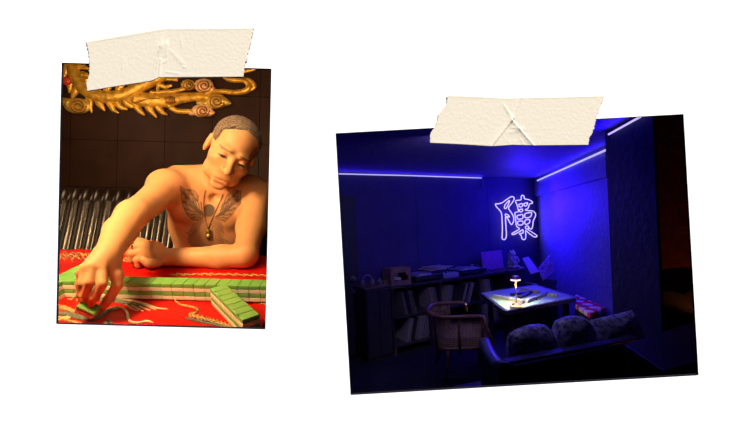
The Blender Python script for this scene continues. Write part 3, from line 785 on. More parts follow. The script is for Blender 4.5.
# pigment: skin tone, lips, brows, and the inked chest piece
def pig(V):
    base = np.array([.70, .37, .175]); C = np.tile(base, (len(V), 1))
    hl = ((V-HC)/HS) @ HR
    x, y, z = hl.T
    def put(mask, col, a=1.0):
        mask = np.clip(mask, 0, 1)[:, None]*a; C[:] = C*(1-mask)+np.array(col)*mask
    near = (np.abs(x) < .1) & (z > -.13) & (z < .15) & (y < .02)
    lips = near & (np.abs(z+.0755) < .009*(1-(x/.03)**2)) & (y < -.075) & (np.abs(x) < .027)
    put(lips.astype(float), (.62, .29, .16), .45)
    for s in (-1, 1):
        d = np.abs(z-.0215-.12*(.03-np.abs(s*x-.0)))/.0042; m = near & (s*x > .012) & (s*x < .05) & (y < -.05)
        put(m*np.clip(1.3-d, 0, 1), (.16, .085, .055), .8)
        m = near & (s*x > .017) & (s*x < .046) & (np.abs(z+.0025) < .0032) & (y < -.06); put(m.astype(float), (.14, .06, .035), .8)
    # stubble-free shaved hair shadow line at the temples is left to the hair part
    # ink
    px0 = L(208, 211, 1.50)
    def loc(zx, zy): q = L(170+zx/5.278, 170+zy/5.278, 1.50); return (q[0], q[2])
    chest = (V[:, 1] > 1.42) & (V[:, 1] < 1.60) & (V[:, 2] < L(208, 185, 1.5)[2]) & (V[:, 0] > L(168, 200, 1.5)[0]) & (V[:, 0] < L(246, 200, 1.5)[0])
    ii = np.where(chest)[0]; qx, qz = V[ii, 0], V[ii, 2]; ink = np.zeros(len(ii))
    def inside(poly):
        r = np.zeros(len(ii), bool); n = len(poly)
        for k in range(n):
            (ax, az), (bx, bz) = poly[k], poly[(k+1) % n]
            if az == bz: continue
            c = ((az > qz) != (bz > qz)) & (qx < (bx-ax)*(qz-az)/(bz-az)+ax); r ^= c
        return r
    def line(pts, w, a):
        for (ax, az), (bx, bz) in zip(pts, pts[1:]):
            L2 = (bx-ax)**2+(bz-az)**2+1e-12; t = np.clip(((qx-ax)*(bx-ax)+(qz-az)*(bz-az))/L2, 0, 1)
            d = np.hypot(qx-ax-t*(bx-ax), qz-az-t*(bz-az)); ink[:] = np.maximum(ink, a*np.clip(1.5-d/w, 0, 1))
    wl = [loc(*p) for p in ((52, 92), (80, 108), (104, 104), (132, 112), (150, 138), (146, 168), (124, 160), (134, 190), (158, 222), (182, 246), (160, 268), (118, 262), (88, 232), (66, 185), (58, 140))]
    wrg = [loc(*p) for p in ((370, 112), (364, 178), (330, 232), (290, 272), (244, 256), (240, 246), (262, 228), (280, 180), (300, 135), (338, 106))]
    hx, hz = loc(206, 240)
    for w_, sgn in ((wl, 1), (wrg, -1)):
        m = inside(w_); an = np.arctan2(qz-hz, (qx-hx)*sgn); rr = np.hypot(qx-hx, qz-hz)
        st = np.abs(np.sin(an*15+rr*14)); st2 = np.abs(np.sin(rr*150+2.2*np.abs(np.sin(an*15))))
        ink[m] = np.maximum(ink[m], (.22+.42*(1-st)**1.5+.30*(1-st2)**2)[m])
        line(w_+[w_[0]], .0016, .55)
    for k in range(7):
        line([loc(66+k*16, 120+k*8), loc(92+k*13, 165+k*9), loc(140+k*9, 225+k*4)], .0013, .75)
        line([loc(360-k*14, 125+k*9), loc(335-k*12, 180+k*8), loc(280-k*7, 235+k*3)], .0013, .7)
    cx_, cz_ = loc(207, 213); rx_ = loc(236, 213)[0]-cx_; rz_ = cz_-loc(207, 246)[1]
    e_ = ((qx-cx_)/rx_)**2+((qz-cz_)/rz_)**2; ink = np.maximum(ink, np.clip((1.15-e_)*4, 0, 1)*.95)
    bod = [loc(*p) for p in ((182, 240), (235, 240), (262, 262), (285, 300), (270, 335), (300, 400), (200, 420), (110, 405), (100, 350), (130, 310), (140, 280))]
    m = inside(bod); ink[m] = np.maximum(ink[m], .17+.16*(.5+.5*np.sin(qx[m]*700+7*np.sin(qz[m]*240)))+.1*(.5+.5*np.sin(qz[m]*650+5*np.sin(qx[m]*300))))
    for k in range(8):
        line([loc(195-k*10, 255+k*4), loc(165-k*9, 285+k*6), loc(140-k*6, 330+k*6), loc(120-k*2, 350+k*6)], .0012, .42)
        line([loc(225+k*7, 255+k*5), loc(240+k*7, 290+k*7), loc(250+k*4, 335+k*6)], .0012, .38)
    line([loc(90, 330), loc(115, 345), loc(140, 330)], .0016, .5); line([loc(200, 300), loc(215, 280), loc(228, 300)], .0014, .5)
    line([loc(95, 385), loc(130, 400), loc(180, 392), loc(240, 402)], .0014, .45); line([loc(255, 372), loc(290, 368), loc(312, 380)], .0018, .5)
    ink = np.clip(ink*1.55, 0, .95); C[ii] = C[ii]*(1-ink[:, None])+np.array([.10, .075, .06])*ink[:, None]
    return C
man, BW = arr_mesh('person', BV, BF, 'skin', base=V1W(L(205, 300, 1.62)), cols=pig(BV))
tag(man, 'bare-chested older man with grey hair and winged chest tattoo leaning on the red table', 'person')
bvh = BVHTree.FromPolygons([Vector(v) for v in BW.tolist()], BF.tolist())
def on_man(px, py, lift=.0015):
    d = (E @ ray(px, py)).normalized(); h = bvh.ray_cast(O+d*.6, d)
    return (h[0]-d*lift) if h[0] is not None else P(px, py, 1.3)
# hair
rs = np.random.RandomState(3)
Hf = Field(HC-.14, HC+.14, .0022)
he(Hf, 0, .019, .044, .0782, .0925, .0800, .01)
g = np.stack(np.meshgrid(*Hf.ax, indexing='ij'), -1); hl = ((g-HC)/HS) @ HR
x, y, z = hl[..., 0], hl[..., 1], hl[..., 2]
line_ = np.where(y < -.015, np.interp(y, [-.10, -.062, -.045, -.030, -.018], [.160, .124, .100, .050, .005]), np.interp(y, [-.015, .0, .012, .03, .06, .12], [-.012, -.004, .028, .0, -.045, -.05]))
line_ = line_ + np.where(y < -.03, (np.abs(x) < .04)*-.004+(np.abs(np.abs(x)-.048) < .016)*.012, 0)
cut = line_-z
rn = rs.rand(*Hf.d.shape).astype(np.float32); nse = .0016*(rn-.5); cut = cut+.012*(np.abs(x)<.07)*(np.sin(x*160+2*np.sin(y*90))*.35+(rn-.5)*.7)
Hf.d = np.maximum(Hf.d+nse.astype(np.float32), (cut*.6+.0015*np.sin(x*700)).astype(np.float32))
V_, F_ = Hf.mesh(); ho, _ = arr_mesh('hair', V_, F_, 'hair', parent=man); ho['label'] = 'short grey receding hair'
# eyes
for s in (-1, 1):
    b = MB(); b.ell(V1W(H(s*.031, -.0765, -.001)), (.0125, .0125, .0125)); b.build('eye', 'eye', man, smooth=True)
# necklace
nk = [on_man(x_, y_, .002) for x_, y_ in ((205.5, 190), (204.2, 196), (203.6, 203), (204.0, 211), (205.5, 220), (207.6, 228.5))]
nk2 = [on_man(x_, y_, .002) for x_, y_ in ((208.2, 228.5), (212, 219), (216.5, 209), (220.5, 200), (223, 194))]
b = MB(); b.tube(smoothpath(nk, 4), .0013, 6); b.tube(smoothpath(nk2, 4), .0013, 6); nko = b.build('necklace', 'cord', man, smooth=True)
pa, pb = on_man(208, 229, .008), on_man(208.2, 238.5, .008); ax = (pb-pa)
b = MB(); pp = [pa+ax*t for t in (0, .04, .3, .34, .62, .66, .96, 1)]; b.tube(pp, [.004, .0075, .0078, .0066, .0066, .0078, .0075, .004], 12); po = b.build('pendant', 'pendant', nko, smooth=True); po['label'] = 'yellow-gold barrel pendant'
# ring on the resting hand
rc = V1W(LH(133.8, 246, 1.240)); ra = (V1W(LH(130.5, 246, 1.24))-V1W(LH(140, 246, 1.243))).normalized()
q_ = ra.orthogonal().normalized(); q2 = ra.cross(q_)
b = MB(); b.tube([rc+(q_*math.cos(t)+q2*math.sin(t))*.0128 for t in [2*PI*i/20 for i in range(20)]], .0022, 6, closed=True); b.build('ring', 'ring', man, smooth=True)
# held tile
ht = dup(proto, Matrix(), 'single green-backed tile pinched between the fingers of the reaching hand', None)
if 'group' in ht: del ht['group']
wtip = (T1(*on_t_loc(93.5, 312.5)))
zx = (P(101, 303, 1)-P(85, 306, 1)).normalized()
c_ = V1W(L(88.3, 308.8, 1.108))
vx = E @ Vector((.62, .20, -.42)); vx.normalize()              # long side, down to the right
vz = E @ Vector((.10, -.45, .75)); vz = (vz-vx*vz.dot(vx)).normalized(); vy = vx.cross(vz)*-1
Rt = Matrix((vz.cross(vx)*-1, vx, vz)).transposed()
Rt = Matrix((vx.cross(vz), vx, vz)).transposed()
Mx = Rt.to_4x4(); Mx.translation = c_-vz*TH*.5
ht.matrix_world = Mx

# dividing wall between the two places, and closures
def wallseg(name, a, b_, z0, z1, t=.04, m='paint'):
    a = Vector((*a, 0)); b_ = Vector((*b_, 0)); n = Vector((-(b_-a).y, (b_-a).x, 0)).normalized()*t
    lo_ = [a, b_, b_+n, a+n]
    return struct(MB().hexa([p+Vector((0, 0, z0)) for p in lo_], [p+Vector((0, 0, z1)) for p in lo_]).build(name, m))

# ================================================================== 2. the blue room (world up = room up, floor at 0)
HZ = 2.43
CR = Vector((3.0, 6.9, 0))                         # far corner
dA = Vector((-.871, -.492, 0)); dB = Vector((-.163, -.987, 0))   # along back wall to the left, along right wall towards us
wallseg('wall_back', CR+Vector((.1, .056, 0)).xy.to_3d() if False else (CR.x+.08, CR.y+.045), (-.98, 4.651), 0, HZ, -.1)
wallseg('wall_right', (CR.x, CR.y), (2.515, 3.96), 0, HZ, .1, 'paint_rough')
# soffit band above the textured panel on the right wall
sf = MB(); 
nB = Vector((-dB.y, dB.x, 0)); nB = nB if nB.x < 0 else -nB
zs = on_plane(611, 176, CR, nB).z; zs0 = on_plane(539.5, 196, CR, nB).z
a_, b2_ = CR, Vector((2.515, 3.96, 0)); zm = (zs+zs0)/2
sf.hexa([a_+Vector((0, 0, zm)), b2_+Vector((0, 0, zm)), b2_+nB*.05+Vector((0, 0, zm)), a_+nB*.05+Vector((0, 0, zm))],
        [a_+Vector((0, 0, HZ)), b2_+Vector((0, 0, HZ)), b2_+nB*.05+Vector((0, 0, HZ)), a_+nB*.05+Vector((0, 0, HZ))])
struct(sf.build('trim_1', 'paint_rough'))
# nearer wall that steps into the room
poly = [(2.515, 3.96), (2.04, 3.27), (1.925, 2.56), (1.94, 2.555), (2.66, 3.86)]
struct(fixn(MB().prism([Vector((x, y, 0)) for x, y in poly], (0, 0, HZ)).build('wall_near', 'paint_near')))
wallseg('wall_alcove', (2.6, 3.9), (4.4, 4.1), 0, HZ, .1, 'plaster_red')
wallseg('wall_side', (4.4, 4.1), (4.4, .5), 0, HZ, .1, 'plaster_red')
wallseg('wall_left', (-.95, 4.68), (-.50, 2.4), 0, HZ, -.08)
wallseg('wall_partition', (-.48, 2.35), (-.10, .53), -.1, 3.2, .02, 'dark_back')
fl = [(-1.2, .53), (4.5, .53), (4.5, 4.3), (3.3, 7.2), (-1.2, 4.9)]
struct(fixn(MB().prism([Vector((x, y, -.06)) for x, y in fl], (0, 0, .06)).build('floor', 'floor2')))
fl = [(-.10, .53), (4.5, .53), (4.5, 4.3), (3.3, 7.2), (-1.2, 4.9), (-.5, 2.4)]
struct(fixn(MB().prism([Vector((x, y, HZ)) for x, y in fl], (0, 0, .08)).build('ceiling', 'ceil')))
# added unseen black ledges behind the white wall, catching sun through both openings
struct(MB().hexa([W((-.12, .51, -.46)), W((.62, .51, -.46)), W((.62, .86, -.46)), W((-.12, .86, -.46))], [W((-.12, .51, -.44)), W((.62, .51, -.44)), W((.62, .86, -.44)), W((-.12, .86, -.44))]).build('sun_catch_right', 'dark_back'))
struct(MB().hexa([W((-.6, .51, -.30)), W((-.12, .51, -.30)), W((-.12, .66, -.30)), W((-.6, .66, -.30))], [W((-.6, .51, -.28)), W((-.12, .51, -.28)), W((-.12, .66, -.28)), W((-.6, .66, -.28))]).build('sun_catch_left', 'dark_back'))

nA = Vector((.492, -.871, 0))                      # back wall normal into the room
def on_back(px, py, d=0): return on_plane(px, py, CR+nA*d, nA)
def on_right(px, py, d=0): return on_plane(px, py, CR+nB*d, nB)

# door on the back wall at far left
dp = on_back(345, 285, .03)
a0 = on_back(338, 285, .0); a1 = on_back(357.5, 285, .0)
a0 = a0-(a1-a0).normalized()*.35
dr = MB(); up = Vector((0, 0, 1))
q0, q1 = a0.copy(), a1.copy(); q0.z = q1.z = .02
dr.hexa([q0, q0+nA*.05, q1+nA*.05, q1], [v+up*2.1 for v in (q0, q0+nA*.05, q1+nA*.05, q1)])
door = struct(fixn(dr.build('door_1', 'door', bevel=.004)))
for kx, ky, nm in ((352.6, 278.5, 'thumb_turn_lock'), (354.2, 291, 'door_knob')):
    c = on_back(kx, ky, .05); Rr = nA.to_track_quat('Z', 'Y').to_matrix()
    kb = MB(); kb.lathe(c, [(.034, 0), (.034, .008), (.018, .012), (.014, .03), (.026, .04), (.028, .055), (.02, .066), (.004, .068)], 18, Rr)
    kb.build(nm, 'steel', door, smooth=True)

# LED strips
def strip(pts, lab, m='led', r=.010):
    b = MB(); b.tube(pts, r, 8); o = b.build('led_light_strip', m, smooth=True); return tag(o, lab, 'light strip')
sA = on_back(330, 173.6, .03); sB = on_back(410, 175.6, .03); sC = on_back(481.5, 178, .03)
strip([sA, sB, sC], 'glowing white LED strip running along the ceiling edge of the back wall, left', 'led_dim', .008)
rA = on_right(537.5, 180.5, .07); rB = on_right(611.5, 147.5, .07)
strip([rA, (rA+rB)/2, rB], 'glowing LED strip on the far right wall ceiling edge, ending beside the neon sign', 'led_dim', .012)
nW = Vector((-.987, .163, 0)); pW = Vector((2.04, 3.27, 0))
nA1 = on_plane(608.8, 134.3, pW+nW*.02, nW); nA2 = on_plane(648, 112.5, pW+nW*.02, nW)
strip([nA1, nA2], 'bright LED strip at the top of the nearer jutting wall, upper right', 'led', .008)
cb = MB(); c0 = on_back(482.5, 179, .03); c1 = on_back(483.5, 187, .03); cb.tube([c0, (c0+c1)/2+Vector((.01, 0, 0)), c1], .006, 6); o = cb.build('power_lead', 'cable', smooth=True)
tag(o, 'short dangling lead with a plug below the end of the left LED strip', 'cable')
pl = MB(); pl.ell(c1, (.012, .012, .02)); pl.build('plug', 'cable', o, smooth=True)
# joint in the back wall panelling
for px in (415, 487):
    a_ = on_back(px, 182, .0); b = MB(); b.box(Vector((a_.x, a_.y, 1.2))+nA*.001, (.012, .004, 2.36), Matrix((dA, nA, up)).transposed()); struct(b.build('trim_4', 'door'))

# neon sign
def neon():
    ns = thing('neon_sign', on_back(518, 240, .03), 'glowing violet neon sign of a Chinese character outlined on the back wall', 'neon sign')
    k = 7.673
    def pts(l): return [on_back(490+x/k, 190+y/k, .05) for x, y in l]
    loops = {
     'left_stroke_outline': [(42, 107), (62, 106), (92, 98), (125, 75), (152, 57), (170, 50), (185, 60), (182, 78), (165, 105), (142, 138), (158, 165), (178, 200), (182, 235), (166, 266), (150, 246), (136, 220), (120, 206), (120, 240), (123, 290), (126, 345), (120, 372), (105, 381), (93, 368), (95, 310), (93, 240), (88, 180), (72, 152), (50, 130)],
     'left_inner_loop': [(150, 80), (132, 94), (113, 120), (112, 140), (124, 140), (140, 112)],
     'left_small_loop': [(118, 186), (134, 188), (150, 206), (134, 206), (120, 200)],
     'right_stroke_outline': [(196, 82), (236, 76), (240, 48), (250, 40), (262, 50), (266, 68), (298, 74), (322, 88), (324, 102), (306, 106), (296, 128), (290, 142), (270, 152), (292, 158), (330, 162), (350, 184), (345, 210), (332, 236), (328, 272), (318, 300), (300, 292), (292, 302), (325, 325), (356, 346), (358, 358), (340, 360), (304, 336), (274, 312), (275, 345), (272, 372), (260, 381), (245, 372), (240, 350), (226, 335), (252, 330), (252, 305), (222, 322), (182, 342), (168, 336), (196, 318), (226, 298), (204, 278), (198, 235), (192, 190), (194, 172), (218, 166), (214, 140), (206, 110)],
     'box_1': [(222, 112), (244, 104), (252, 112), (244, 128), (226, 128)], 'box_2': [(262, 104), (286, 98), (288, 106), (276, 122), (264, 120)],
     'box_3': [(226, 152), (246, 146), (250, 158), (240, 168), (228, 164)], 'box_4': [(208, 198), (236, 190), (252, 190), (250, 218), (218, 224), (210, 216)],
     'box_5': [(268, 184), (290, 176), (318, 174), (314, 200), (300, 210), (270, 212)], 'box_6': [(212, 244), (232, 238), (252, 240), (252, 262), (232, 270), (216, 266)],
     'box_7': [(268, 236), (288, 226), (306, 230), (302, 250), (290, 260), (270, 262)], 'box_8': [(274, 280), (290, 276), (298, 288), (284, 300), (274, 296)]}
    for nme, l in loops.items():
        b = MB(); b.tube(smoothclosed(pts(l), 3), .0085, 6, closed=True)
        b.build('neon_tube', 'neon', ns, smooth=True)
neon()

# shelf frame: s along the wall to the right, d into the wall, z up
dS = -dA; S0 = Vector((.233, 4.90, 0))
dD = Vector((-.492, .871, 0))
def SF(s, d, z): return S0+dS*s+dD*d+up*z
RS = Matrix((dS, dD, up)).transposed()
def s_of(px, d=0, z=1):
    pt = SF(0, d, 0); n = -dD; q = on_plane(px, 300, pt, n); return (q-pt).dot(dS)
def sbox(s0, s1, d0, d1, z0, z1): return MB().box(SF((s0+s1)/2, (d0+d1)/2, (z0+z1)/2), (abs(s1-s0), abs(d1-d0), z1-z0), RS)
shelf = thing('record_shelf', SF(1.05, .19, 0), 'long low black shelf unit full of records against the back wall', 'shelf')
sl, sr = s_of(392.5), s_of(508)
sbox(sl-.02, sr+.02, -.015, .37, .87, .905).build('top_panel', 'shelf', shelf, bevel=.003)
for i, s in enumerate([sl, s_of(441), s_of(480), sr]):
    sbox(s-.012, s+.012, 0, .36, .08, .87).build('side_panel' if i in (0, 3) else 'divider', 'shelf', shelf)
sbox(sl, sr, 0, .36, .475, .497).build('shelf_board', 'shelf', shelf)
sbox(sl, sr, 0, .36, .10, .135).build('shelf_board', 'shelf', shelf)
sbox(sl, sr, .35, .362, .08, .87).build('back_panel', 'shelf', shelf)
for s in (sl+.03, (sl+sr)/2, sr-.03):
    for d in (.04, .32): sbox(s-.02, s+.02, d-.02, d+.02, 0, .10).build('leg', 'shelf_edge', shelf)
# records
def records(px0, px1, n, z0, lean, lab, grp, d=.015):
    s0, s1 = s_of(px0), s_of(px1); a = math.radians(lean); h = .312
    th_ = .0085
    for i in range(n):
        s = s0+(s1-s0)*(i+.5)/n; an = a*(1+.12*random.uniform(-1, 1)); t = th_*random.uniform(.45, .9)
        R_ = RS @ Matrix.Rotation(an, 3, 'Y')
        base = SF(s, d+.155+random.uniform(-.01, .01), z0)
        c = base+R_ @ Vector((0, 0, h/2+.0)) + up*(abs(math.sin(an))*t/2+.001)
        o = MB().box(c, (t, .312, h), R_).build('record_sleeve', 'sleeve%d' % random.randrange(5))
        tag(o, lab, 'record', grp)
zt_, zb_ = .497, .135
records(405.5, 417.5, 6, zt_, -11, 'record standing in the top left shelf bay, leaning left', 'records in the top left bay')
records(432.5, 440, 3, zt_, -9, 'record in the thin leaning trio of the top shelf, seen above the cane chair', 'three records above the chair back')
records(446, 451, 3, zt_, 14, 'record leaning right, in the top shelf just right of the middle', 'records leaning right mid shelf')
records(459, 471, 6, zt_, 20, 'record in the strongly slanted bunch of the top shelf under the right turntable', 'slanted records on the top shelf')
records(486, 497, 4, zt_, -10, 'record in the top right bay, behind the lit table corner', 'records in the top right bay')
records(405, 431, 11, zb_, 13, 'record standing on the bottom shelf at left, leaning right', 'records on the bottom left shelf')
records(444, 449, 2, zb_, 9, 'record on the bottom shelf leaning against the divider behind the chair', 'two records behind the chair')
records(484, 500, 6, zb_+.0, -7, 'record on the bottom shelf at right, below the lit table corner', 'records on the bottom right shelf')
# crate with a cut-out
def crate():
    t = thing('wooden_crate', SF(s_of(403), .15, .906), 'small square light-wood box with a dark cut-out, on the left end of the record shelf', 'box')
    s0, s1 = s_of(393.5), s_of(413.5); z0, z1 = .906, 1.128; b = MB()
    def add(x0, x1, y0, y1): b.box(SF((x0+x1)/2, .04, (y0+y1)/2), (x1-x0, .012, y1-y0), RS)
    w = s1-s0; h = z1-z0
    add(s0, s1, z0, z0+h*.24); add(s0, s1, z0+h*.72, z1); add(s0, s0+w*.16, z0+h*.24, z0+h*.72); add(s1-w*.14, s1, z0+h*.24, z0+h*.72)
    add(s0+w*.16, s0+w*.34, z0+h*.52, z0+h*.72); add(s1-w*.26, s1-w*.14, z0+h*.55, z0+h*.72)
    b.build('front_panel', 'crate', t)
    for q in (s0+.006, s1-.006): MB().box(SF(q, .15, (z0+z1)/2), (.012, .21, h), RS).build('side_panel', 'crate', t)
    MB().box(SF((s0+s1)/2, .15, z0+.006), (w-.024, .20, .012), RS).build('bottom_panel', 'crate', t)
    MB().box(SF((s0+s1)/2, .15, z1-.006), (w-.024, .20, .012), RS).build('top_panel', 'crate', t)
    MB().box(SF((s0+s1)/2, .25, (z0+z1)/2), (w-.024, .006, h-.03), RS).build('back_panel', 'black', t)
    k = MB(); k.box(SF(s0+w*.36, .10, z0+h*.36), (w*.42, .05, h*.18), RS @ Matrix.Rotation(.15, 3, 'Y')); tag(k.build('folded_card', 'sleeve2'), 'pale folded card inside the cut-out of the small wooden box', 'card')
crate()
def turntable(pxa, pxb, lab):
    s0, s1 = s_of(pxa, .03), s_of(pxb, .03); sc = (s0+s1)/2; w = s1-s0
    t = thing('turntable', SF(sc, .19, .906), lab, 'turntable')
    for a in (s0+.05, s1-.05):
        for d in (.07, .31): MB().lathe(SF(a, d, .9055), [(.02, 0), (.022, .02)], 12).build('foot', 'black', t)
    sbox(s0, s1, .03, .35, .925, .985).build('plinth', 'black', t, bevel=.005)
    sbox(s0+.004, s1-.004, .034, .346, .985, .990).build('top_plate', 'neon_tint', t)
    c = SF(s0+w*.43, .19, .990)
    MB().lathe(c, [(.15, 0), (.152, .006), (.15, .014), (.146, .016)], 36).build('platter', 'steel', t, smooth=True)
    MB().lathe(c+up*.016, [(.145, 0), (.145, .002), (.05, .0025), (.05, .003)], 36).build('record', 'neon_tint', t)
    b = MB(); p0 = SF(s1-.05, .29, .99); b.lathe(p0, [(.022, 0), (.022, .03), (.012, .035)], 14); b.tube(smoothpath([p0+up*.03, SF(s1-.05, .2, 1.025), SF(s1-.07, .12, 1.02), SF(s1-.11, .08, 1.015)], 4), .004, 6); b.build('tonearm', 'steel', t, smooth=True)
    sbox(s1-.05, s1-.03, .06, .15, .990, .996).build('pitch_slider', 'black', t)
turntable(417, 444.5, 'left black turntable with a blue-lit deck, next to the small wooden box on the shelf')
turntable(463, 488, 'right black turntable with a blue-lit deck, beside the purple sleeve on the shelf')
def mixer():
    s0, s1 = s_of(446), s_of(461.5); t = thing('audio_mixer', SF((s0+s1)/2, .19, .906), 'flat DJ mixer between the two turntables on the record shelf', 'mixer')
    sbox(s0, s1, .03, .34, .906, .975).build('body', 'neon_tint', t, bevel=.004)
    for i in range(3):
        for j in range(3): MB().lathe(SF(s0+(s1-s0)*(.25+.25*i), .16+.06*j, .975), [(.010, 0), (.009, .016)], 10).build('knob', 'black', t)
    for i in range(2): sbox(s0+(s1-s0)*(.3+.4*i)-.006, s0+(s1-s0)*(.3+.4*i)+.006, .07, .085, .975, .99).build('fader', 'black', t)
mixer()
for i in range(3):
    s0, s1 = s_of(425+i, .1), s_of(452+2*i, .1); R_ = RS @ Matrix.Rotation(.03*i, 3, 'Z')
    o = MB().box(SF((s0+s1)/2+.02*i, .22, 1.037+.012*i), ((s1-s0)*.62, .30, .010), R_).build('flat_record_sleeve', ['sleeve2', 'sleeve_orange', 'sleeve4'][i])
    o.name = 'record_sleeve'; tag(o, ['lowest pale sleeve of the flat pile lying over the left turntable', 'orange-printed sleeve in the middle of the flat pile over the left turntable', 'topmost dull sleeve of the flat pile lying over the left turntable'][i], 'record')
# purple sleeve on stand
c = on_plane(492.5, 258.7, SF(0, .22, 0), -dD); c.z = .906+.155
wS = s_of(504, .22)-s_of(481.5, .22)
o = MB().box(c, (wS*.92, .008, .30), RS @ Matrix.Rotation(-.12, 3, 'X')).build('record_sleeve', 'sleeve_purple'); tag(o, 'square purple printed record sleeve propped upright at the right end of the shelf', 'record')
# low cabinet left
t = thing('low_cabinet', SF(-.4, .15, 0), 'plain dark low cabinet left of the record shelf, under the headphones', 'cabinet')
c0, c1 = s_of(365.5, 0), s_of(390.5, 0)
zc = (on_plane(378, 286.5, SF(0, 0, 0), -dD)).z
sbox(c0, c1, 0, .34, .04, zc-.02).build('body', 'shelf', t, bevel=.003); sbox(c0-.01, c1+.005, -.01, .34, zc-.02, zc).build('top_panel', 'shelf_edge', t)
sbox(c0+.01, (c0+c1)/2-.003, -.018, -.001, .06, zc-.04).build('door', 'shelf', t); sbox((c0+c1)/2+.003, c1-.01, -.018, -.001, .06, zc-.04).build('door', 'shelf', t)
sbox(c0+.01, c1-.01, .02, .32, 0, .04).build('plinth', 'black', t)
# headphones and odds on it
sh = s_of(369, .12); t = thing('headphones', SF(sh, .14, zc), 'pair of headphones standing on the dark low cabinet at far left', 'headphones')
b = MB(); b.tube([SF(sh+.075*math.cos(a), .14, zc+.055+.085*math.sin(a)) for a in [PI*i/16 for i in range(17)]], .008, 8); b.build('headband', 'headphone', t, smooth=True)
for s_ in (-1, 1): b = MB(); b.ell(SF(sh+s_*.072, .14, zc+.045), (.022, .04, .045), RS); b.build('ear_cup', 'headphone', t, smooth=True)
sk = s_of(381, .12); o = MB().lathe(SF(sk, .13, zc+.0005), [(.03, 0), (.034, .05), (.03, .055), (.012, .06), (.012, .085), (.004, .088)], 16).build('small_jar', 'headphone', smooth=True); tag(o, 'small lidded jar beside the headphones on the low cabinet', 'jar')
sk = s_of(386, .12); o = MB().box(SF(sk, .13, zc+.0205), (.05, .05, .04), RS).build('small_box', 'crate', bevel=.003); tag(o, 'tiny reddish box at the right end of the low cabinet', 'box')
# side cabinet and figurine
q0, q1 = s_of(509.5), s_of(525.5); t = thing('side_cabinet', SF((q0+q1)/2, .17, 0), 'narrow dark cabinet right of the record shelf, carrying the pale figurine', 'cabinet')
sbox(q0+.03, q1, 0, .36, .0, .88).build('body', 'shelf', t, bevel=.004); sbox(q0+.02, q1+.01, -.01, .37, .88, .90).build('top_panel', 'shelf_edge', t); sbox(q0+.05, q1-.02, -.016, -.002, .08, .84).build('door', 'shelf', t)
fc = on_plane(512.6, 268, SF(0, .15, 0), -dD); fc.z = .901
fg = thing('figurine', fc, 'pale seated animal figurine with raised ears on the narrow cabinet', 'figurine')
b = MB(); b.ell(fc+up*.075, (.085, .075, .078)); b.ell(fc+up*.15, (.068, .06, .075)); b.ell(fc+up*.03, (.09, .085, .032)); b.build('body', 'ceramic', fg, smooth=True)
b = MB(); b.ell(fc+up*.235, (.062, .055, .052)); b.ell(fc+Vector((0, -.05, .225)), (.022, .02, .016)); b.build('head', 'ceramic', fg, smooth=True)
for s_ in (-1, 1):
    b = MB(); b.lathe(fc+RS @ Vector((s_*.038, 0, .27)), [(.02, 0), (.014, .02), (.002, .036)], 10); b.build('ear', 'ceramic', fg, smooth=True)
    b = MB(); b.tube([fc+RS @ Vector((s_*.06, -.03, .19)), fc+RS @ Vector((s_*.085, -.05, .13)), fc+RS @ Vector((s_*.05, -.08, .10))], [.02, .02, .016], 8); b.build('arm', 'ceramic', fg, smooth=True)
    b = MB(); b.ell(fc+RS @ Vector((s_*.05, -.075, .022)), (.028, .035, .022)); b.build('foot', 'ceramic', fg, smooth=True)
o = MB().box(SF(s_of(521, .1), .1, .906), (.12, .12, .008), RS).build('coaster', 'sleeve_purple'); tag(o, 'small flat purple coaster next to the figurine on the narrow cabinet', 'coaster')
# V-shaped display of sleeves in a black rack right of it
rk = thing('record_rack', P(540, 300, 5.55)*1.0, 'black floor rack holding two tilted record sleeves in the far corner', 'rack')
rbz = 0.0
rc0 = on_z(540, 288, .62); 
RK = RS
def rkp(x, y, z): return Vector((rc0.x, rc0.y, 0))+RK @ Vector((x, y, z))
rk.location = rkp(0, 0, 0); rk['_o'] = list(rkp(0, 0, 0))
MB().box(rkp(0, 0, .30), (.48, .24, .60), RK).build('box', 'black', rk, bevel=.004)
for s_ in (-1, 1): MB().box(rkp(s_*.20, -.02, .66), (.02, .22, .14), RK @ Matrix.Rotation(s_*.5, 3, 'Y')).build('side_support', 'black', rk)
def quad_sleeve(pxs, Y, m, lab):
    pts = [P(x, y, Y_) for (x, y), Y_ in zip(pxs, Y)]; n = (pts[1]-pts[0]).cross(pts[2]-pts[0]).normalized()*.012
    o = fixn(MB().hexa(pts, [p+n for p in pts]).build('record_sleeve', m)); tag(o, lab, 'record')
quad_sleeve([(522.5, 258), (528.5, 256.5), (539.5, 271.5), (531, 274)], (5.75, 5.85, 5.65, 5.55), 'sleeve4', 'dull tilted record sleeve, left half of the V in the far corner rack')
quad_sleeve([(538.8, 268), (550, 255), (555.2, 270.5), (543, 280.5)], (5.45, 5.75, 5.65, 5.35), 'sleeve_pattern', 'bright patterned record sleeve standing on its corner, right half of the V in the rack')

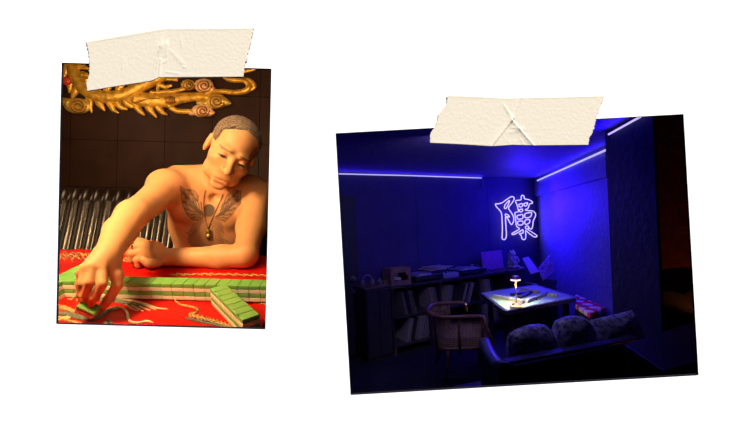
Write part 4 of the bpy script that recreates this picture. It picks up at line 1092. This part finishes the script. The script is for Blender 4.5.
# ---- lit playing table
zT = .75
cs = [on_z(480.4, 293.3, zT), on_z(536, 284.7, zT), on_z(577.5, 297.7, zT), on_z(504.7, 311.5, zT)]   # left, back, right, front
cen = sum(cs, Vector())/4; cen0 = Vector((cen.x, cen.y, 0))
pt = thing('playing_table', cen0, 'square playing table with a pale green top lit by a small lamp', 'table')
def inset(k, z): return [Vector((cen.x+(c.x-cen.x)*k, cen.y+(c.y-cen.y)*k, z)) for c in cs]
def roundq(pts, r=.06):
    out = []
    for i in range(4):
        a, b_, c = pts[i-1], pts[i], pts[(i+1) % 4]; u = (a-b_).normalized()*r; v = (c-b_).normalized()*r
        for t in (0, .25, .5, .75, 1): out.append(b_+u*(1-t)**2+v*t*t)
    return out
fixn(MB().prism(roundq(inset(1, zT-.045)), (0, 0, .045)).build('table_frame', 'table_rim', pt, bevel=.006))
fixn(MB().prism(roundq(inset(.93, zT-.001), .04), (0, 0, .004)).build('playing_surface', 'mat_green', pt))
b = MB(); rq = roundq(inset(.985, zT)); b.tube(rq, .007, 6, closed=True); o = b.build('edge_rail', 'neon_tint', pt, smooth=True)
fixn(MB().prism(inset(.5, .10), (0, 0, zT-.145)).build('pedestal', 'black', pt, bevel=.01))
for q in inset(.78, 0): MB().box(Vector((q.x, q.y, (zT-.045)/2)), (.055, .055, zT-.045)).build('leg', 'table_rim', pt, bevel=.004)
for a_, b2_ in ((0, 3),):
    m_ = (inset(1.0, zT)[a_]*.35+inset(1.0, zT)[b2_]*.65)
    MB().box(m_+Vector((-.01, 0, -.02)), (.03, .05, .02)).build('counter_slot', 'black', pt)
# tile rows on it
tp = MB().box((0, 0, .010), (.0245, .034, .020)).build('small_tile', 'tile2', bevel=.002, loc=(0, 0, 0)); tp.name = 'game_tile'
firstt = [True]
def trow(pa, pb, n, lab, grp, layers=2):
    a = on_z(*pa, zT+.004); b_ = on_z(*pb, zT+.004); d = (b_-a); ang = math.atan2(d.y, d.x)
    n = int(d.length/.0248)
    for l in range(layers):
        for i in range(n):
            p = a+d*((i+.5)/n)+up*(.0*l+.0205*l)
            o = tp if firstt[0] else tp.copy()
            if not firstt[0]: COL.objects.link(o)
            firstt[0] = False
            o.location = p; o.rotation_euler = (0, 0, ang); tag(o, lab, 'tile', grp)
trow((492.5, 297), (524, 304), 0, 'small ivory tile in the left-hand wall of tiles, in front of the lamp pole', 'tiles of the left wall on the lit table')
trow((526.5, 303), (547, 294.5), 0, 'small ivory tile in the wall of tiles running right from the lamp', 'tiles of the right wall on the lit table')
trow((547.5, 296.0), (557.5, 296.8), 0, 'small ivory tile in the short bright row near the right corner of the lit table', 'tiles of the short right row')
trow((520, 290.5), (540, 293.0), 0, 'small ivory tile in the far wall of tiles across the lit table', 'tiles of the far wall on the lit table')
for (pa, pb, lab) in (((509, 296), (534, 292.5), 'dark tile rack lying in the middle of the lit table, nearer one'), ((518, 299), (530, 294), 'dark tile rack lying in the middle of the lit table, beside the lamp')):
    a = on_z(*pa, zT+.004); b_ = on_z(*pb, zT+.004); d = b_-a; ang = math.atan2(d.y, d.x)
    o = MB().box((a+b_)/2+up*.014, (d.length*.8, .05, .028), Matrix.Rotation(ang, 3, 'Z')).build('tile_rack', 'black', bevel=.004); tag(o, lab, 'rack')
# lamp
lp = on_z(516.6, 304.6, zT+.004); lampz = lp.copy()
lm = thing('table_lamp', lp, 'small cordless brass lamp with a glowing mushroom head on the lit table', 'lamp')
MB().lathe(lp, [(.05, 0), (.052, .006), (.045, .014), (.01, .018)], 28).build('base', 'brass', lm, smooth=True)
MB().tube([lp+up*.015, lp+up*.285], .006, 10).build('pole', 'brass', lm, smooth=True)
MB().lathe(lp+up*.270, [(.040, .0), (.050, .001), (.052, .008), (.050, .012)], 28).build('light_ring', 'lamp_glow', lm, smooth=True)
MB().lathe(lp+up*.282, [(.054, 0), (.056, .004), (.054, .012), (.040, .018), (.038, .034), (.032, .038), (.004, .040)], 28).build('lamp_head', 'brass', lm, smooth=True)
tr = MB(); tq = on_z(516, 307.3, zT+.004); tr.lathe(tq, [(.03, 0), (.058, .004), (.064, .014), (.059, .014), (.054, .007), (.004, .006)], 26); o = tr.build('dice_tray', 'dark_red_tray', smooth=True); tag(o, 'shallow orange and yellow round tray at the foot of the lamp', 'tray')
for i, (x_, y_) in enumerate(((503, 296), (537, 300), (540, 299.5), (505, 298), (556, 301))):
    q = on_z(x_, y_, zT+.004); o = MB().box(q+up*.006, (.022, .016, .012), Matrix.Rotation(i*.7, 3, 'Z')).build('game_counter', 'black' if i % 2 else 'sleeve0'); tag(o, ['pale counter left of the lamp inside the left wall of tiles', 'pair-mate dark counter right of the lamp, left one', 'pale counter right of the lamp, right one of two', 'dark counter just inside the left wall of tiles', 'pale counter near the right rim of the lit table'][i], 'counter')

# ---- bench with polka-dot cushion
bn = thing('bench', Vector((2.3, 4.3, 0)), 'low bench against the right wall behind the lit table', 'bench')
bz = .64
A1 = Vector((2.26, 4.31, 0)); A2 = Vector((2.60, 4.95, bz)); A3 = Vector((2.50, 4.12, bz)); A4 = on_z(590, 314.5, bz+.05)
pol = [Vector((p.x, p.y, 0)) for p in (A1, A2, A3, A4)]
fixn(MB().prism([p+up*(bz-.05) for p in pol], (0, 0, .05)).build('seat_board', 'black', bn))
cc = sum(pol, Vector())/4
for p in pol: q = cc+(p-cc)*.85; MB().box(Vector((q.x, q.y, (bz-.05)/2)), (.04, .04, bz-.05)).build('leg', 'black', bn)
o = fixn(MB().prism([cc+(p-cc)*.99+up*(bz+.001) for p in pol], (0, 0, .05)).build('seat_cushion', 'dots', bevel=.012)); tag(o, 'flat red cushion with large white polka dots on the bench by the right wall', 'cushion')

# ---- cane barrel chair, facing right
def chair():
    g = lambda px, py, z: on_z(px, py, z)
    ZR = .76
    rail = [(493.5, 344.5, .50), (489, 333, .62), (484.5, 320.5, .73), (481, 316.6, .755), (468, 316.6, .76), (452, 317.2, .76), (440, 317.2, .76), (431, 314, .765), (427.3, 310, .77), (429, 306.5, .77), (434, 303.9, .775), (448, 303.0, .775), (462, 302.8, .77), (465.5, 305, .75), (466.5, 311, .68)]
    pr = smoothpath([g(*p) for p in rail], 5)
    ft = (g(452, 388, 0)); c0 = Vector((pr[len(pr)//2].x+.32, (pr[18].y+pr[52].y)/2, 0))
    c0 = Vector((.93, 4.28, 0))
    t = thing('cane_armchair', c0, 'brown wooden barrel armchair with woven cane back, left of the lit table', 'chair')
    MB().tube(pr, [.018+.008*(1 if 12 < i < 60 else 0) for i in range(len(pr))], 10, flat=.8, fn=up).build('top_rail', 'walnut', t, smooth=True)
    # seat ring following the rail's plan
    lowr = []
    zs_ = .36
    seatpts = []
    for p in rail[0:]:
        q = g(*p); seatpts.append(Vector((q.x+(c0.x-q.x)*.10, q.y+(c0.y-q.y)*.10, 0)))
    # front of the seat
    sp = seatpts
    plan = [Vector((v.x, v.y, 0)) for v in sp]
    near_front = Vector((1.21, 4.02, 0)); far_front = Vector((1.24, 4.52, 0))
    plan = [near_front]+[Vector((1.10, 3.99, 0)), Vector((.86, 3.985, 0)), Vector((.70, 4.03, 0)), Vector((.645, 4.16, 0)), Vector((.645, 4.34, 0)), Vector((.70, 4.50, 0)), Vector((.86, 4.56, 0)), Vector((1.10, 4.56, 0))]+[far_front]
    plan = smoothclosed(plan, 4)
    fixn(MB().prism([v+up*.36 for v in plan], (0, 0, .05)).build('seat_frame', 'walnut', t, bevel=.006))
    pc = sum(plan, Vector())/len(plan)
    fixn(MB().prism([pc+(v-pc)*.93+up*.41 for v in plan], (0, 0, .05)).build('seat_cushion', 'seat_fabric', t, bevel=.018))
    # woven cane panel between rail and seat: real open strands
    topc = pr[14:56]; m_ = len(topc)
    botc = []
    for p in topc:
        v = Vector((p.x-c0.x, p.y-c0.y, 0))*.93; botc.append(c0+v+up*.43)
    b = MB()
    for i in range(0, m_-1):
        for f in (0, .5):
            a = topc[i].lerp(topc[i+1], f); bb = botc[i].lerp(botc[i+1], f)
            b.tube([bb, bb.lerp(a, .5), a-up*.02], .0036, 4)
    for k in range(1, 17):
        f = k/17; b.tube([botc[i].lerp(topc[i], f) for i in range(m_)], .0036, 4)
    b.build('cane_panel', 'cane', t)
    b = MB(); b.tube([p+up*.0 for p in botc], .016, 8); b.build('lower_rail', 'walnut', t, smooth=True)
    for i in (0, 9, m_//2-2, m_-10, m_-1):
        MB().tube([botc[i]-up*.06, botc[i].lerp(topc[i], .5), topc[i]], [.016, .013, .014], 8).build('back_post', 'walnut', t, smooth=True)
    for (x, y, ox, oy) in ((.735, 4.06, -.05, -.04), (1.16, 4.06, .02, -.03), (.735, 4.49, -.07, .04), (1.17, 4.49, .02, .03)):
        MB().tube([Vector((x+ox, y+oy, 0)), Vector((x+ox*.3, y+oy*.3, .18)), Vector((x, y, .38))], [.014, .018, .024], 8).build('leg', 'walnut', t, smooth=True)
chair()

# ---- dark sofa seen from behind, with three damask cushions
zS = .95
A = on_z(513, 360, zS); Bq = on_z(650, 334.5, zS); A = Vector((A.x, A.y, 0)); Bq = Vector((Bq.x, Bq.y, 0))
ds = (Bq-A).normalized(); dd = Vector((-ds.y, ds.x, 0)); LS = (Bq-A).length
RSo = Matrix((ds, dd, up)).transposed()
def SO(s, d, z): return A+ds*s+dd*d+up*z
sf2 = thing('sofa', SO(LS/2, .4, 0), 'dark sofa seen from behind in the foreground, facing the lit table', 'sofa')
def sob(s0, s1, d0, d1, z0, z1): return MB().box(SO((s0+s1)/2, (d0+d1)/2, (z0+z1)/2), (s1-s0, d1-d0, z1-z0), RSo)
sob(0, LS, 0, .13, .08, zS-.03).build('backrest', 'sofa2', sf2, bevel=.02)
sob(0, LS, .13, .75, .10, .40).build('base', 'sofa2', sf2, bevel=.02)
sob(.02, LS-.02, .14, .75, .401, .52).build('seat_cushion', 'sofa2', sf2, bevel=.03)
arm_end = on_z(489.5, 338.5, .84); la = (arm_end-A); dl = la.dot(dd); sl_ = la.dot(ds)
def armp(s_, off):
    prof = [(0, .08), (0, .93), (.10, .90), (.24, .845), (.45, .82), (dl*.92, .83), (dl, .84), (dl, .08)]
    return [SO(s_+(sl_)*(d/dl)*off-.0, d, z) for d, z in prof]
fixn(MB().prism(armp(-.0, 1), ds*-.09).build('armrest', 'sofa2', sf2, bevel=.012))
fixn(MB().prism(armp(LS, 0), ds*.09).build('armrest', 'sofa2', sf2, bevel=.012))
pp = armp(-.045, 1)[1:-1]; MB().tube(smoothpath(pp, 4), .035, 8, flat=.4, fn=up).build('arm_trim', 'sofa_trim', sf2, smooth=True)
MB().tube([SO(.0, .03, zS-.03), SO(LS, .03, zS-.03)], .012, 8).build('back_piping', 'sofa2', sf2, smooth=True)
for s_ in (.05, LS-.05):
    for d in (.06, .72): MB().lathe(SO(s_, d, 0), [(.02, 0), (.03, .08)], 10).build('foot', 'dark_wood', sf2)
def pillow(c, w, h, t, R_, m, lab, cat='cushion', rc_=.55):
    N = 22; vs = []
    rnd = random.Random(lab)
    ph = [rnd.uniform(0, 6) for _ in range(4)]
    for sd in (1, -1):
        for j in range(N+1):
            for i in range(N+1):
                u = 2*i/N-1; v = 2*j/N-1
                k = ((1-u*u)*(1-v*v)); th_ = t*(k**.42)+.004
                q_ = rc_; pu = u*math.sqrt(1-q_*v*v/2)*(1-.06*(1-v*v)*abs(u)**3); pv = v*math.sqrt(1-q_*u*u/2)*(1-.06*(1-u*u)*abs(v)**3)
                th_ += .01*k*math.sin(5*u+ph[0]+3*v)+.008*k*math.sin(9*v+ph[1]-4*u)
                vs.append(c+R_ @ Vector((pu*w/2, sd*th_/2, pv*h/2)))
    M1 = (N+1)**2; fs = []
    for j in range(N):
        for i in range(N):
            a = j*(N+1)+i; fs.append((a, a+1, a+N+2, a+N+1)); fs.append((M1+a, M1+a+N+1, M1+a+N+2, M1+a+1))
    for i in range(N):
        for (a, b_) in ((i, i+1), (N*(N+1)+i+1, N*(N+1)+i), ((i+1)*(N+1), i*(N+1)), (i*(N+1)+N, (i+1)*(N+1)+N)):
            fs.append((a, M1+a, M1+b_, b_))
    o = fixn(MB().add(vs, fs).build('cushion', m, smooth=True)); tag(o, lab, cat); return o
for (pxc, w, h, lab, rz, zc_) in ((541, .37, .40, 'blue damask cushion at the left end of the sofa back', -.10, .835), (583.5, .32, .42, 'middle blue damask cushion along the sofa back', .03, .845), (627, .42, .38, 'blue damask cushion at the right end with its corner pointing right', -.05, .825)):
    q = on_plane(pxc, 340, SO(0, .20, 0), dd); s_ = (q-A).dot(ds)
    pillow(SO(s_, .27, zc_), w, h, .22, RSo @ Matrix.Rotation(-.18, 3, 'X') @ Matrix.Rotation(rz, 3, 'Y'), 'damask', lab, rc_=.22 if pxc > 600 else .75)

# ---- dark table at lower right
zN = 1.0
n4 = [on_z(623, 344.5, zN), on_z(697, 320.5, zN), on_z(722, 352, zN), on_z(668, 377, zN)]
n4 = [on_z(624, 344.5, zN), on_z(700, 319.5, zN), on_z(740, 350, zN), on_z(664, 371, zN)]
nc = sum(n4, Vector())/4
nt_ = thing('side_table', Vector((nc.x, nc.y, 0)), 'plain black wooden table in the dark lower right foreground', 'table')
fixn(MB().prism([p-up*.035 for p in n4], (0, 0, .035)).build('tabletop', 'dark_wood', nt_, bevel=.004))
for p in n4: q = nc+(p-nc)*.88; MB().box(Vector((q.x, q.y, (zN-.035)/2)), (.045, .045, zN-.035)).build('leg', 'dark_wood', nt_)
b = MB(); qs = [nc+(p-nc)*.84 for p in n4]
fixn(MB().prism([Vector((q.x, q.y, zN-.11)) for q in qs], (0, 0, .075)).build('apron', 'dark_wood', nt_))
# cushion on a dark seat in the orange corner
ob = thing('armchair', Vector((3.05, 3.62, 0)), 'dark upholstered seat in the orange-lit corner beyond the near wall', 'chair')
def obx(c, s, nme, m='dark_wood'): MB().box(c, s).build(nme, m, ob, bevel=.02)
obx(Vector((3.05, 3.55, .28)), (.62, .55, .44), 'seat_base'); obx(Vector((3.05, 3.86, .48)), (.62, .1, .88), 'backrest'); obx(Vector((3.05, 3.55, .56)), (.60, .54, .10), 'seat_cushion')
for sx_ in (-.27, .27):
    for sy_ in (-.2, .2): MB().box(Vector((3.05+sx_, 3.55+sy_, .031)), (.05, .05, .06)).build('leg', 'dark_wood', ob)
pc_ = P(686, 281, 3.42); 
pillow(pc_, .44, .34, .16, Matrix.Rotation(.25, 3, 'Z') @ Matrix.Rotation(-1.0, 3, 'X'), 'wicker', 'dark orange-brown patterned cushion in the orange-lit corner')

# ================================================================== camera
cam = bpy.data.cameras.new('camera'); co = bpy.data.objects.new('camera', cam); COL.objects.link(co)
cam.sensor_width = 36; cam.lens = 18.0; cam.sensor_fit = 'HORIZONTAL'; cam.shift_y = (CY-211)/750; cam.clip_start = .02
fw = E @ Vector((0, 1, 0)); rt = E @ Vector((1, 0, 0)); upv = E @ Vector((0, 0, 1))
mw = Matrix((rt, upv, -fw)).transposed().to_4x4(); mw.translation = O; co.matrix_world = mw
SC.camera = co

# ================================================================== lights
def look(o, d): o.rotation_euler = Vector(d).to_track_quat('-Z', 'Y').to_euler()
def light(name, kind, loc, e, col, size=.1, size_y=None, to=None, spread=None):
    l = bpy.data.lights.new(name, kind); l.energy = e; l.color = col
    o = bpy.data.objects.new(name, l); COL.objects.link(o); o.location = loc
    if kind == 'AREA':
        l.size = size
        if size_y: l.shape = 'RECTANGLE'; l.size_y = size_y
        if spread: l.spread = spread
    elif kind != 'SUN': l.shadow_soft_size = size
    if to is not None: look(o, Vector(to)-Vector(loc))
    return o
s = bpy.data.lights.new('wall_sun', 'SUN'); s.energy = 11.0; s.angle = math.radians(2); s.color = (1, 1, 1)
so = bpy.data.objects.new('wall_sun', s); COL.objects.link(so); look(so, E @ Vector((-.28, .45, -.93))); so.location = (0, -.5, 3)
# left picture's room: warm key lamp, plus added soft and back fill lights
light('key_lamp', 'AREA', W((-.82, .60, .46)), 15.5, (1, .62, .28), .18, to=W((-.70, 1.35, .0)))
light('soft_fill', 'AREA', W((-.36, .60, .36)), 1.4, (1, .62, .32), .35, to=W((-.75, 1.4, -.05)))
light('back_fill', 'AREA', W((-1.5, 1.45, .70)), 2.4, (1, .68, .38), .3, to=W((-.9, 2.0, .45)))
light('back_fill', 'AREA', W((-1.62, 1.45, .10)), .4, (1, .70, .42), .3, to=W((-1.0, 1.7, -.1)))
light('back_fill', 'AREA', W((-.42, 1.1, .62)), 1.2, (1, .68, .38), .2, to=W((-1.0, 2.05, .62)))
# blue room
def stripl(a, b_, e, n):
    m_ = (a+b_)/2; o = light('strip_glow', 'AREA', m_+Vector((0, 0, -.03))+n*.03, e, (.030, .006, 1), (b_-a).length, .03)
    xax = (b_-a).normalized(); zax = -(n*.6+Vector((0, 0, .25))).normalized(); zax = (zax-xax*zax.dot(xax)).normalized(); yax = zax.cross(xax)
    o.matrix_world = Matrix.Translation(o.location) @ Matrix((xax, yax, zax)).transposed().to_4x4(); return o
stripl(sA, sC, 3.5, nA); stripl(rA, rB, 6, nB); stripl(nA1, nA2, 2.5, nW)
light('dim_fill', 'AREA', (.75, 3.0, 2.35), 10, (.52, .44, 1), .5, to=(.9, 4.9, .4))  # added dim fill for shelf and records, no fixture behind it
light('neon_glow', 'AREA', on_back(519, 217, .09), 12, (.030, .006, 1), .5, .5, to=on_back(519, 217, .09)+nA)
light('corner_fill', 'POINT', on_back(541, 205, .75), 10, (.030, .006, 1), .12)  # added point light that brightens the corner beside the sign
light('right_wall_fill', 'AREA', CR+dA*1.1+nA*.55+up*1.95, 26, (.030, .006, 1), .5, .5, to=Vector((2.72, 5.3, 1.75)))  # added area light to brighten the right wall, not a real source
lb = light('lamp_bulb', 'SPOT', lp+up*.25, 11, (1, .82, .50), .02, to=lp); lb.data.spot_size = math.radians(160); lb.data.spot_blend = .6
light('alcove_lamp', 'POINT', (3.6, 3.2, .45), 2.2, (1, .25, .06), .08)

w = bpy.data.worlds.new('world'); SC.world = w; w.use_nodes = True
w.node_tree.nodes['Background'].inputs['Color'].default_value = (0, 0, 0, 1)
SC.view_settings.view_transform = 'Standard'; SC.view_settings.look = 'None'; SC.view_settings.exposure = 0; SC.view_settings.gamma = 1
SC.view_settings.use_curve_mapping = False
for o in bpy.data.objects:
    if '_o' in o: del o['_o']
